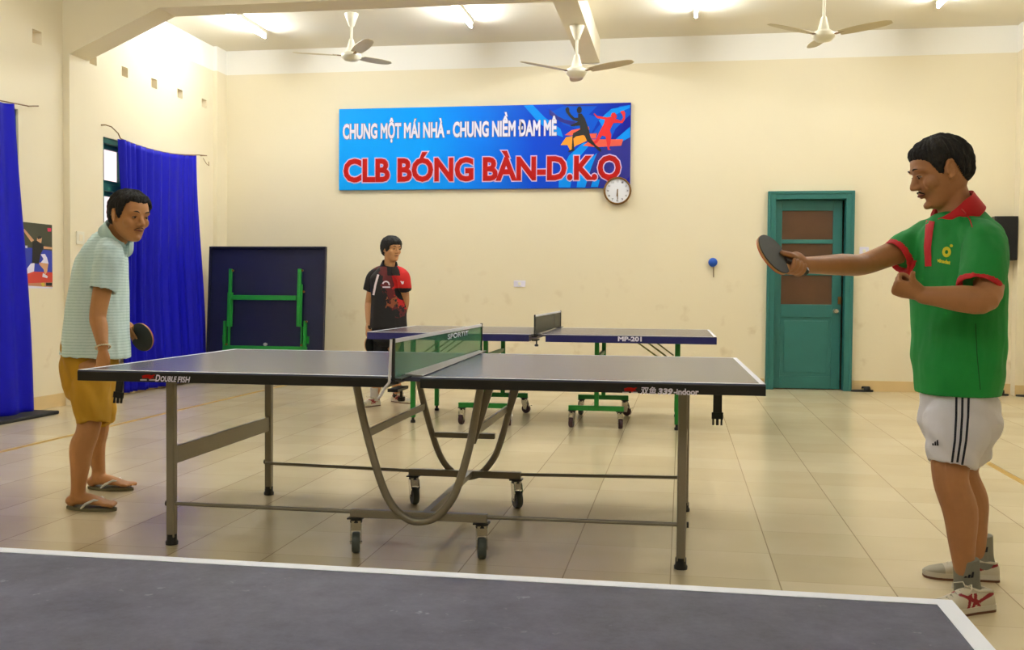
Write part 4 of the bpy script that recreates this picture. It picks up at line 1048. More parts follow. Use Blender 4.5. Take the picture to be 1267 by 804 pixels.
# ================================================================== man in green
def man_green():
    e = empty('person', (1.13, 3.9, 0), 0, 'man in green polo with red collar and white shorts, arm outstretched with a bat', 'person')
    skin = mat('tan_skin', rgb(176, 122, 78), .5, var=.1, vscale=30, bump=.05, bscale=120)
    P = lambda x, y, Y: PY(x, y, Y)
    b = Blob()
    L = lambda ph: V((math.sin(R(ph)), -math.cos(R(ph)), 0))
    Yc = 3.88
    # torso
    tor = [(1185, 508, 0, .125, .095), (1186, 475, 4, .14, .108), (1187, 440, 10, .155, .125), (1187, 400, 18, .17, .13), (1187, 350, 28, .175, .12), (1186, 310, 36, .17, .10), (1185, 288, 38, .13, .075), (1183, 272, 38, .075, .06)]
    b.limb([P(x, y, Yc) for x, y, *_ in tor], [(t[3], t[4]) for t in tor], n=24, side=[L(t[2]) for t in tor])
    # neck + head
    hc = P(1164, 213, 3.87); mx = headmat(hc, (-.95, -.05, -.30), 1.07)
    b.limb([P(1184, 268, Yc), P(1180, 250, Yc), P(1172, 230, 3.87)], [(.062, .062), (.056, .060), (.055, .062)], n=18, side=V((0, 1, 0)))
    head(b, mx, chin=-.009)
    # right (far) arm, reaching out with the bat
    hh = V((.667, .69, -.29)).normalized(); Bc = P(957, 315, 3.48)
    u0 = (V((0, 0, 1))-hh*hh.z).normalized(); c0 = hh.cross(u0)
    if c0.y > 0: c0 = -c0
    G = Bc+hh*.118
    wr = G+hh*.062+u0*.022-c0*.02
    sh = P(1143, 299, 4.04); el = P(1068, 327, 3.90)
    b.limb([P(1165, 290, 3.95), sh, (sh+el)/2, el, el+(wr-el)*.35, el+(wr-el)*.75, wr], [.06, .056, .046, .040, .040, .032, (.029, .024)], n=18, side=[u0]*7)
    b.limb([wr-u0*.0, wr-hh*.035+u0*.002, G-c0*.024+u0*.004, G-c0*.022-hh*.03+u0*.002], [(.030, .022), (.036, .018), (.037, .015), (.030, .012)], n=14, side=u0)
    wrap_fingers(b, G, hh, -c0, -u0, .0235, (-.035, -.015, .005, .025), (205, 215, 215, 205), .0088)
    b.limb([wr-hh*.02+u0*.012, G-c0*.012+u0*.028-hh*.0, G+u0*.026-hh*.035, G+u0*.022-hh*.062, G+u0*.02-hh*.078], [.014, .0145, .0115, .0105, .009], n=12, seg=3)
    # left (near) arm, bent, fist in front of the chest
    s2 = P(1221, 301, 3.72); e2 = P(1218, 372, 3.60); w2 = P(1141, 365, 3.60)
    b.limb([P(1205, 292, 3.8), s2, (s2+e2)/2+V((.01, 0, 0)), e2+V((.004, .0, .008)), e2+(w2-e2)*.35, e2+(w2-e2)*.75, w2], [.06, .06, .052, .047, .046, .035, (.03, .024)], n=18, side=V((0, 0, 1)))
    d = V((-.93, .12, .3)).normalized(); t = (V((-.15, -.62, .75))); t = (t-d*t.dot(d)).normalized(); nn = t.cross(d)
    if nn.y < 0: nn = -nn
    open_hand(b, w2, d, nn, t, (80, 85, 55), 1.0, thumb=[(.012, .022, .004), (.040, .040, .004), (.052, .062, .0), (.056, .085, -.004)])
    # legs
    for (hp, kn, an, Yk, YA) in (((1180, 500), (1176, 592), (1196, 722), 3.73, 3.735), ((1192, 500), (1190, 585), (1213, 694), 4.03, 4.12)):
        H = P(hp[0], hp[1], (Yk+Yc)/2); K = P(kn[0], kn[1], Yk); A = P(an[0], an[1], YA)
        b.limb([H, (H+K)/2, K, K+(A-K)*.3+V((.016, 0, 0)), K+(A-K)*.60+V((.006, 0, 0)), K+(A-K)*.82, A, A-V((0, 0, .05))], [.076, .074, .060, .059, .046, .036, .033, .033], n=18)
    body, tree = solid('body', b, e, [skin], .0042, 2, hc=mx)
    face_parts(e, mx, lips=mat('brown_lips', rgb(120, 58, 44), .5), must=1, down=.002)
    hm = mat('dark_hair', rgb(28, 24, 20), .8, var=.8, vscale=45, bump=.4, bscale=180)
    hair(e, mx, [(.088, .072), (.07, .062), (.056, .054), (.044, .036), (.036, .018), (.028, -.002), (.014, -.008), (.008, .008), (-.004, .030), (-.022, .030), (-.034, .0), (-.042, -.03), (-.056, -.05), (-.1, -.06)], hm, .0105, .003, 3, .006)
    # shirt
    gr = mat('green_jersey', rgb(4, 138, 52), .75, var=.06, vscale=30, bump=.15, bscale=400); rd = mat('red_jersey', rgb(196, 8, 22), .7, bump=.15, bscale=400)
    sb = Blob()
    st = [(1184, 487, 4, .178, .138), (1184.5, 466, 6, .18, .146), (1185.5, 440, 10, .182, .152), (1185, 400, 18, .184, .146), (1184.5, 350, 28, .19, .134), (1185, 312, 36, .184, .116), (1185, 292, 38, .168, .104), (1183, 275, 38, .122, .094), (1181, 262, 38, .078, .080)]
    sb.limb([P(x, y, Yc) for x, y, *_ in st], [(t_[3], t_[4]) for t_ in st], n=36, side=[L(t_[2]) for t_ in st], caps=(-1, 0), e=2.2)
    # far sleeve
    c1 = P(1107, 320, 3.955); d1 = (c1-sh).normalized()
    sb.limb([P(1168, 286, 3.97), P(1150, 294, 4.02), P(1128, 307, 3.985), c1], [.068, .074, .073, .067], n=24, caps=(1, -1))
    c2 = P(1211, 359, 3.625)
    sb.limb([P(1200, 288, 3.80), P(1218, 302, 3.73), P(1217, 328, 3.675), c2], [.062, .076, .078, .071], n=24, caps=(1, -1))
    def disp(p, n):
        z = p.z
        v = .007*fbm(V((p.x, p.y, p.z*.35)), 9, 3)+.0045*fbm(V((p.x*1.2, p.y, p.z*.3)), 17, 8)
        v *= min(1, max(.25, (p.z-.72)/.12)); v += .007*math.sin((p.z*1.1+p.x*.9)*34+2*fbm(p, 5))*max(0, 1-abs(z-.86)/.13)*(.5+.5*fbm(p, 7, 5))
        v += .004*math.sin((p.z-p.x*1.4)*50)*max(0, 1-(p-V((1.16, 3.7, 1.2))).length/.2)
        return v
    d2 = (c2-P(1219, 325, 3.675)).normalized(); d1 = (c1-P(1128, 307, 3.985)).normalized()
    pl0 = P(1146.5, 268, 3.72); pl1 = P(1148.5, 329, 3.72)
    def mf(p, n):
        for cc, dd in ((c1, d1), (c2, d2)):
            q = p-cc; a = q.dot(dd)
            if -.024 < a < .03 and (q-dd*a).length < .085: return 1
        return 0
        if n.y < -.2 and pl1.z < p.z < pl0.z+.05:
            # placket: front centre strip
            q = p-CAM; sx = 633.5+F*q.dot(R2)/q.dot(FW)
            t_ = (pl0.z-p.z)/(pl0.z-pl1.z)
            xc = 1151-3.5*min(1, max(0, t_*1.3))
            if abs(sx-xc) < 4.6: return 1
        # shoulder piping
        q = p-P(1199, 268, 3.75); 
        return 0
    shirt, stree = solid('polo_shirt', sb, e, [gr, rd], .0052, 4, disp, mf)
    shirt['label'] = 'green polo shirt with red placket and cuffs'
    f_ = V((-.80, -.30, -.50)).normalized(); s_ = V((0, 0, 1)).cross(f_).normalized()
    collar(e, P(1179, 255, 3.865), f_, s_, .072, .076, rd, drop=.064, flare=.044, gap=10, point=.042, label='red shirt collar')
    mb = MB(); strip(mb, stree, [(1152, 268), (1149.5, 285), (1147.5, 305), (1148.5, 329.5)], (11, 8), .003, 10)
    pk = mb.build('placket', rd, e, world=True, recalc=False); pk['label'] = 'red button placket'
    mb = MB(); strip(mb, stree, [(1207, 400), (1209, 440), (1213, 482)], 1.1, .002, 12); mb.build('side_seam', mat('dark_green_seam', rgb(2, 84, 34), .8), e, world=True, recalc=False)
    # piping on the near shoulder
    pts = []
    for x, y in ((1189, 258), (1195, 264), (1200, 272), (1203, 281)):
        q = P(x, y, 3.4); hit = stree.ray_cast(CAM, (q-CAM).normalized()); pts.append((hit[0] if hit[0] else q)+V((0, -.001, 0)))
    MB().path(pts, .002, 6).build('shoulder_piping', rd, e, smooth=True, world=True)
    # seam at the side and logo
    yl = mat('yellow_print', rgb(226, 214, 20), .6)
    O = P(1159, 325, 3.65); U = V((.97, 0, -.2)).normalized(); W = V((.12, 0, .99)).normalized(); k = 1/365.
    Dl = (O-CAM).normalized(); mb = MB(); ring_poly(mb, stree, 10*k, 16*k, 5.4*k, 2.0*k, O, U, W, ay=1.25, D=Dl); project_poly(mb, stree, [((14.6+2*math.cos(a))*k, (25+2*math.sin(a))*k) for a in [PI/4*i for i in range(8)]], O, U, W, Dl)
    mb.build('chest_logo', yl, e, world=True, recalc=False)
    mb = MB(); project_text(mb, stree, 'vinadat', O+W*1.0*k, U, W, 16.5*k, 5.2*k, .05, Dl); mb.build('logo_lettering', yl, e, world=True, recalc=False)
    # shorts
    ws = mat('white_shorts_cloth', rgb(224, 220, 226), .7, bump=.1, bscale=300); nv = mat('navy_stripe', rgb(20, 22, 40), .7)
    hb_ = Blob()
    hb_.limb([P(1184.5, 468, Yc), P(1185, 488, Yc), P(1187, 520, Yc)], [(.155, .118), (.168, .128), (.176, .140)], side=V((0, 1, 0)), n=28)
    n1 = P(1177, 575.5, 3.745); n2 = P(1191, 567, 4.03)
    hb_.limb([P(1186, 522, 3.79), P(1182, 545, 3.76), n1], [(.098, .122), (.098, .102), (.092, .079)], side=V((0, 1, 0)), n=28, caps=(1, -1))
    hb_.limb([P(1187, 522, 3.97), P(1190, 542, 4.0), n2], [(.098, .118), (.098, .108), (.09, .102)], side=V((0, 1, 0)), n=28, caps=(1, -1))
    shorts, t2 = solid('shorts', hb_, e, [ws], .0052, 3, lambda p, n: .004*fbm(V((p.x, p.y, p.z*.6)), 12, 1)+.003*math.sin((p.z+p.x)*55+3*fbm(p, 6)))
    for q in (-1, 0, 1):
        mb = MB(); strip(mb, t2, [(1191+7.6*q, 486), (1190.5+7.4*q, 515), (1188.5+7*q, 545), (1184+6.5*q, 575)], 2.9, .0025, 10); mb.build('side_stripe', nv, shorts, world=False, recalc=False, shift=-V(e.location))
    shorts['label'] = 'white shorts with three dark side stripes'
    O = P(1153.5, 551, 3.62); mb = MB()
    for a, h in ((0, 3.2), (2.7, 5.6), (5.4, 8)):
        project_poly(mb, t2, [(a*k, 0), ((a+2.2)*k, 0), ((a+1.4)*k, h*k), ((a-.3)*k, h*k*.8)], O, V((1, 0, 0)), V((0, 0, 1)), (O-CAM).normalized())
    mb.build('leg_logo', nv, e, world=True, recalc=False)
    # socks and shoes
    sk = mat('grey_sock', rgb(134, 132, 118), .9, bump=.3, bscale=500)
    for (ax, ay, Y, tz, lx, ly) in ((1196, 733, 3.74, .125, 1198, 717), (1214, 704, 4.12, .125, 1216, 686)):
        A = P(ax, ay, Y); A.z = 0; tp = P(ax-.5, ay-30, Y)
        s_o, s_t = solid('sock', Blob().limb([A+V((.005, 0, .05)), A+V((0, 0, .09)), V((tp.x, Y, tz+.02)), V((tp.x-.003, Y, tz+.045))], [(.038, .048), (.040, .044), (.043, .044), (.0445, .046)], n=20, side=V((0, 1, 0)), caps=(1, 0)), e, [sk], .004, 1)
        mb = MB(); O = V((tp.x-.018, Y-.06, tz-.012))
        for q, (a, h) in enumerate(((0, .006), (.011, .012), (.022, .02))): project_poly(mb, s_t, [(a, 0), (a+.009, 0), (a+.011, h), (a+.004, h)], O, V((1, 0, .1)), V((0, 0, 1)))
        mb.build('sock_logo', nv, s_o, recalc=False, shift=-V(e.location))
    h1 = P(1221, 758, 3.685); h1.z = 0
    shoe(e, V((1.078, 3.735, 0)), R(180+28), .272, 'red')
    shoe(e, V((1.213, 4.115, 0)), R(180-2), .272, 'red')
    bat(Bc, hh, V((.71, -.47, .52)), 'bat with black rubber up, in the outstretched hand of the man in green')
def shoe(parent, heel, ang, L, kind):
    """heel: floor point at the back of the heel; ang: direction towards the toes"""
    d = V((math.cos(ang), math.sin(ang), 0)); s = V((-d.y, d.x, 0))
    cw = mat('cream_leather', rgb(206, 196, 172), .55, var=.05); cr = mat('crimson_stripe', rgb(150, 14, 30), .5); so = mat('gum_sole', rgb(112, 70, 44), .6); wl = mat('white_midsole', rgb(214, 206, 188), .6); gr = mat('grey_suede', rgb(170, 162, 140), .7)
    # stations: t along, half width, height of the top line, centre height
    st = [(0, .024, .062), (.03, .031, .07), (.08, .034, .072), (.16, .035, .070), (.26, .036, .074), (.36, .037, .082), (.46, .040, .078), (.56, .044, .066), (.68, .047, .054), (.80, .046, .046), (.90, .038, .040), (.97, .024, .032), (1.0, .010, .026)]
    n = 60; vs = []; RR = []
    fine = []
    for i in range(len(st)-1):
        for j in range(9):
            t = j/9; a = [st[max(i-1, 0)], st[i], st[i+1], st[min(i+2, len(st)-1)]]
            fine.append(tuple(cat(a[0][q], a[1][q], a[2][q], a[3][q], t) for q in range(3)))
    fine.append(st[-1])
    for t, w, h in fine:
        for j in range(n):
            a = PI*j/(n-1); cs, sn = math.cos(a), math.sin(a)
            y = w*math.copysign(abs(cs)**.8, cs); z = .022+(h-.022)*sn**.75
            vs.append(heel+d*(t*L)+s*y+V((0, 0, z)))
    m = len(fine)
    fs = [(i*n+j, i*n+j+1, (i+1)*n+j+1, (i+1)*n+j) for i in range(m-1) for j in range(n-1)]+[tuple(range(n))]
    mb = MB(); mb.add(vs, fs)
    mi = []
    for f in fs:
        if len(f) > 4: mi.append(0); continue
        c = sum((vs[k] for k in f), V())/len(f)-heel; t = c.dot(d)/L; z = c.z; side = abs(c.dot(s))
        red = False
        if side > .012:
            for k_ in (0, .085):
                # two long bars sweeping back, two short crossing
                if abs(t-(.40+k_*1.0+(z-.03)*-1.6)) < .028 and z < .07: red = True
            if abs(z-(.058-(t-.12)*.08)) < .0055 and .02 < t < .36: red = True
            if abs(z-(.030+(t-.30)*.16)) < .005 and .28 < t < .60: red = True
            if abs(z-(.046+(t-.33)*.10)) < .005 and .28 < t < .56: red = True
        mi.append(1 if red else (2 if t > .74 else 0))
    mb.mi = mi
    up = mb.build('shoe', [cw, cr, gr], parent, smooth=False, world=True); up['label'] = 'cream shoe with crimson crossing stripes'
    for p in up.data.polygons: p.use_smooth = True
    out = []
    for t, w, h in fine: out.append((t*L, w+.003))
    pl = [(a, b) for a, b in out]+[(a, -b) for a, b in out[::-1]]
    loc = -V(parent.location)
    MB().prism(pl, heel+V((0, 0, .008)), d, s, V((0, 0, .018))).build('midsole', wl, up, shift=loc)
    MB().prism(pl, heel, d, s, V((0, 0, .009))).build('outsole', so, up, shift=loc)
    lc = MB()
    for k_ in range(5):
        t = .40+.065*k_; h = .082-.006*k_
        lc.path([heel+d*(t*L)+s*(-.020)+V((0, 0, h-.010)), heel+d*((t+.02)*L)+V((0, 0, h+.001)), heel+d*((t+.035)*L)+s*.020+V((0, 0, h-.014))], .0026, 6)
    for sg in (-1, 1): lc.path([heel+d*(.40*L)+V((0, 0, .084)), heel+d*(.38*L)+s*sg*.02+V((0, 0, .098)), heel+d*(.46*L)+s*sg*.045+V((0, 0, .090)), heel+d*(.48*L)+s*sg*.04+V((0, 0, .072))], .0024, 6)
    lc.build('laces', wl, up, smooth=True, shift=loc)
    MB().path([heel+d*(.02*L)+V((0, 0, .066)), heel+d*(.08*L)+s*.03+V((0, 0, .072)), heel+d*(.3*L)+s*.033+V((0, 0, .078)), heel+d*(.40*L)+V((0, 0, .088)), heel+d*(.3*L)-s*.033+V((0, 0, .078)), heel+d*(.08*L)-s*.03+V((0, 0, .072)), heel+d*(.02*L)+V((0, 0, .066))], .005, 8).build('shoe_lining', cw, up, smooth=True, shift=loc)
    return up
man_green()

# ================================================================== man in the pale polo
def man_pale():
    e = empty('person', (-2.87, 4.78, 0), 0, 'man in pale blue polo shirt and mustard shorts leaning forward in flip-flops', 'person')
    skin = mat('tan_skin_warm', rgb(190, 132, 78), .5, var=.08, vscale=30, bump=.05, bscale=120)
    P = PY; Yc = 4.77
    L = lambda ph: V((-math.sin(R(ph)), 1*math.cos(R(ph)), 0))   # his left, turned ph degrees towards the camera
    b = Blob()
    tor = [(110, 452, 0, .15, .11), (116, 410, 4, .145, .12), (121, 370, 8, .155, .12), (127, 335, 12, .16, .11), (133, 312, 14, .15, .09), (138, 300, 14, .10, .07)]
    b.limb([P(t[0], t[1], Yc) for t in tor], [(t[3], t[4]) for t in tor], n=24, side=[L(t[2]) for t in tor])
    hc = P(160.5, 267.5, 4.72); mx = headmat(hc, (.90, -.38, -.17), 1.05)
    b.limb([P(138, 303, Yc), P(145, 292, 4.76), P(153, 278, 4.74)], [(.06, .06), (.055, .058), (.055, .062)], n=18, side=V((0, 1, 0)))
    head(b, mx, chin=-.002)
    # near (right) arm hanging
    s1 = P(134, 318, 4.62); e1 = P(121, 390, 4.56); w1 = P(127.5, 430, 4.50)
    b.limb([P(135, 310, 4.7), s1, (s1+e1)/2, e1, e1+(w1-e1)*.35, e1+(w1-e1)*.8, w1], [.055, .055, .046, .040, .039, .029, (.027, .022)], n=18, side=V((1, 0, 0)))
    open_hand(b, w1, (-.12, .0, -1), (-.5, .8, 0), (.8, -.35, 0), (18, 25, 20), 1.0)
    # far (left) arm, bent, holding the bat
    s2 = P(137, 318, 4.95); e2 = P(128, 380, 5.02)
    Bc = P(175.5, 417, 4.93); hh = V((-.86, .20, .30)).normalized(); nb = V((.25, -.92, -.35))
    nb = (nb-hh*nb.dot(hh)).normalized(); up_ = nb.cross(hh)
    if up_.z < 0: up_ = -up_
    G = Bc+hh*.105
    w2 = G+hh*.065+up_*.03+nb*.0
    b.limb([P(137, 310, 4.88), s2, (s2+e2)/2, e2, e2+(w2-e2)*.35, e2+(w2-e2)*.8, w2], [.055, .055, .046, .040, .039, .029, (.027, .022)], n=18, side=V((0, 1, 0)))
    b.limb([w2, G+hh*.03+up_*.02-nb*.01, G+up_*.012-nb*.018, G-hh*.02-nb*.018], [(.024, .02), (.026, .02), (.028, .018), (.024, .014)], n=14, side=up_)
    wrap_fingers(b, G, hh, -nb, -up_, .0225, (-.02, .0, .02), (190, 200, 195), .0085)
    b.limb([G+hh*.02+up_*.03, G+up_*.026-hh*.02+nb*.008, G-hh*.05+nb*.014+up_*.012, G-hh*.082+nb*.014-up_*.012], [.0105, .0095, .0085, .007], n=10, seg=3)
    b.limb([G+hh*.015+up_*.016+nb*.015, G-hh*.02+up_*.01+nb*.022, G-hh*.045+nb*.018-up_*.006, G-hh*.062+nb*.015-up_*.02], [.012, .0115, .0095, .008], n=10, seg=3)
    # legs and bare feet
    for (H, K, A, side) in ((P(112, 455, 4.69), P(109, 532, 4.60), P(97, 610, 4.55), -1), (P(114, 455, 4.86), P(121, 530, 4.93), P(122, 588, 5.03), 1)):
        A.z = .085
        b.limb([H, (H+K)/2+V((.012, 0, 0)), K, K+(A-K)*.28-V((.020, 0, 0)), K+(A-K)*.6-V((.012, 0, 0)), A+V((0, 0, .03)), A-V((.002, 0, .02))], [.075, .064, .056, .058, .046, .035, .038], n=18)
        sd = V((.0, 1, 0)); hl = V((A.x-.045, A.y, .043)); 
        b.ell(hl+V((.012, 0, 0)), (.034, .032, .028))
        b.limb([A+V((-.012, 0, -.028)), V((A.x+.05, A.y+.004, .054)), V((A.x+.105, A.y+.008, .043)), V((A.x+.15, A.y+.01, .034))], [(.034, .034), (.035, .028), (.042, .019), (.042, .0125)], n=16, side=sd)
        for q in range(5):
            yy = A.y+.008+(-.034+.017*q)*(-1 if side > 0 else 1)*-1; ln = (.048, .05, .044, .038, .03)[q if side < 0 else q]
            ln = (.03, .036, .042, .048, .046)[q] if True else ln
            b.limb([V((A.x+.145, yy, .034)), V((A.x+.145+ln*.6, yy, .034)), V((A.x+.145+ln, yy, .031))], [.010, .0095, .0085 if q < 4 else .011], n=10, seg=2)
        flipflop(e, V((A.x+.065, A.y+.008, 0)))
    solid('body', b, e, [skin], .0042, 2, hc=mx)
    face_parts(e, mx, lips=mat('brown_lips', rgb(120, 58, 44), .5), must=1, ms=.6)
    hm = mat('dark_hair', rgb(24, 20, 17), .75)
    hair(e, mx, [(.088, .070), (.075, .076), (.060, .078), (.050, .066), (.044, .040), (.034, .018), (.024, -.006), (.014, -.010), (.006, .012), (-.006, .030), (-.022, .030), (-.034, .0), (-.042, -.035), (-.055, -.06), (-.1, -.075)], hm, .0135, .014, 11, .007)
    # shirt
    pc = bpy.data.materials.new('pale_stripe_jersey'); pc.use_nodes = True; nt = pc.node_tree; p = nt.nodes['Principled BSDF']; Lk = nt.links.new
    tc = nt.nodes.new('ShaderNodeTexCoord'); wv = nt.nodes.new('ShaderNodeTexWave'); wv.bands_direction = 'Z'; wv.inputs['Scale'].default_value = 21; wv.inputs['Distortion'].default_value = 1.5; wv.inputs['Detail'].default_value = 2
    wv.inputs['Detail Scale'].default_value = 6
    Lk(tc.outputs['Object'], wv.inputs['Vector']); mixn = nt.nodes.new('ShaderNodeMix'); mixn.data_type = 'RGBA'
    mixn.inputs[6].default_value = rgb(200, 228, 226); mixn.inputs[7].default_value = rgb(224, 246, 245); cr = nt.nodes.new('ShaderNodeMapRange'); cr.inputs[1].default_value = .1; cr.inputs[2].default_value = .5
    Lk(wv.outputs['Fac'], cr.inputs[0]); Lk(cr.outputs[0], mixn.inputs[0]); Lk(mixn.outputs[2], p.inputs['Base Color']); p.inputs['Roughness'].default_value = .8
    sb = Blob()
    st = [(118, 441, 4, .175, .166, 12), (119, 420, 5, .175, .156, 10), (120, 395, 6, .172, .148, 6), (123, 360, 8, .178, .138, 0), (127, 330, 12, .18, .122, -3), (132, 310, 14, .165, .098, -4), (139, 298, 14, .115, .080, -6), (144, 291, 14, .075, .068, -8)]
    sb.limb([P(t[0], t[1], Yc) for t in st], [(t[3], t[4]) for t in st], n=36, side=[L(t[2]) for t in st], caps=(-1, 0), e=2.2)
    c1 = P(126.5, 360, 4.575)
    sb.limb([P(133, 306, 4.72), P(136, 317, 4.62), P(132, 338, 4.60), c1], [.062, .070, .072, .064], n=24, caps=(1, -1))
    c2 = P(133, 360, 4.99)
    sb.limb([P(137, 308, 4.86), P(138, 320, 4.95), P(136, 340, 4.97), c2], [.062, .070, .070, .064], n=24, caps=(1, -1))
    sh, tr = solid('polo_shirt', sb, e, [pc], .0055, 4, lambda p, n: .007*fbm(V((p.x, p.y, p.z*.4)), 9, 4)+.0045*fbm(V((p.x*1.3, p.y, p.z*.35)), 18, 2))
    sh['label'] = 'pale blue polo shirt with fine stripes'
    f_ = V((.70, -.22, -.62)).normalized(); s_ = V((0, 0, 1)).cross(f_).normalized()
    pcol = mat('pale_blue_collar', rgb(202, 230, 228), .8)
    collar(e, P(147, 287, 4.75), f_, s_, .068, .076, pcol, drop=.046, flare=.036, gap=12, point=.03, label='pale blue collar')
    # shorts
    mu = mat('mustard_cotton', rgb(190, 142, 22), .8, var=.06, vscale=20, bump=.15, bscale=300)
    hb_ = Blob()
    hb_.limb([P(112, 425, Yc), P(111, 450, Yc), P(112, 475, Yc)], [(.155, .128), (.16, .132), (.162, .122)], side=V((0, 1, 0)), n=28)
    hb_.limb([P(111, 472, 4.69), P(113, 492, 4.65), P(115, 525, 4.62)], [(.09, .12), (.088, .098), (.085, .076)], side=V((0, 1, 0)), n=28, caps=(1, -1))
    hb_.limb([P(114, 472, 4.86), P(119, 492, 4.90), P(123, 523, 4.93)], [(.09, .12), (.088, .098), (.085, .082)], side=V((0, 1, 0)), n=28, caps=(1, -1))
    so, _ = solid('shorts', hb_, e, [mu], .0055, 3, lambda p, n: .004*fbm(V((p.x, p.y, p.z*.6)), 12, 1)+.0045*math.sin((p.z*.8+p.x)*48+3*fbm(p, 6)))
    so['label'] = 'mustard yellow knee-length shorts'
    # bracelet
    a0 = (w1-e1).normalized(); u, v = axes(a0); mb = Blob(); cb = w1-a0*.002
    for q in range(26):
        a = 2*PI*q/26; mb.ell(cb+u*math.cos(a)*.034+v*math.sin(a)*.030, (.0042, .0042, .0042), None, 8)
    br = mb.build('bracelet', mat('ivory_beads', rgb(232, 222, 190), .4), e, smooth=True, world=True); br['label'] = 'ivory bead bracelet'
    bat(Bc, hh, nb, 'bat with black face held low by the man in the pale polo')
def flipflop(parent, c):
    ol = mat('olive_foam', rgb(120, 112, 82), .7); wh = mat('white_strap', rgb(225, 222, 214), .5); loc = -V(parent.location)
    out = []
    for k in range(36):
        a = 2*PI*k/36; x = .135*math.cos(a); y = (.043+.006*math.cos(a)-.006*math.cos(2*a))*math.sin(a); out.append((x, y))
    s = MB().prism(out, c, V((1, 0, 0)), V((0, 1, 0)), V((0, 0, .016))).build('flip_flop', ol, parent, bevel=.003, world=True); s['label'] = 'olive flip-flop with white straps'
    st = MB(); toe = c+V((.085, .0, .016))
    for sg in (-1, 1):
        st.path([toe+V((0, 0, .004)), toe+V((-.012, sg*.008, .024)), c+V((.035, sg*.036, .056)), c+V((-.005, sg*.046, .036)), c+V((-.03, sg*.043, .014))], [.004, .0055, .0065, .0065, .005], 10)
    st.build('strap', wh, s, smooth=True, shift=loc)
man_pale()

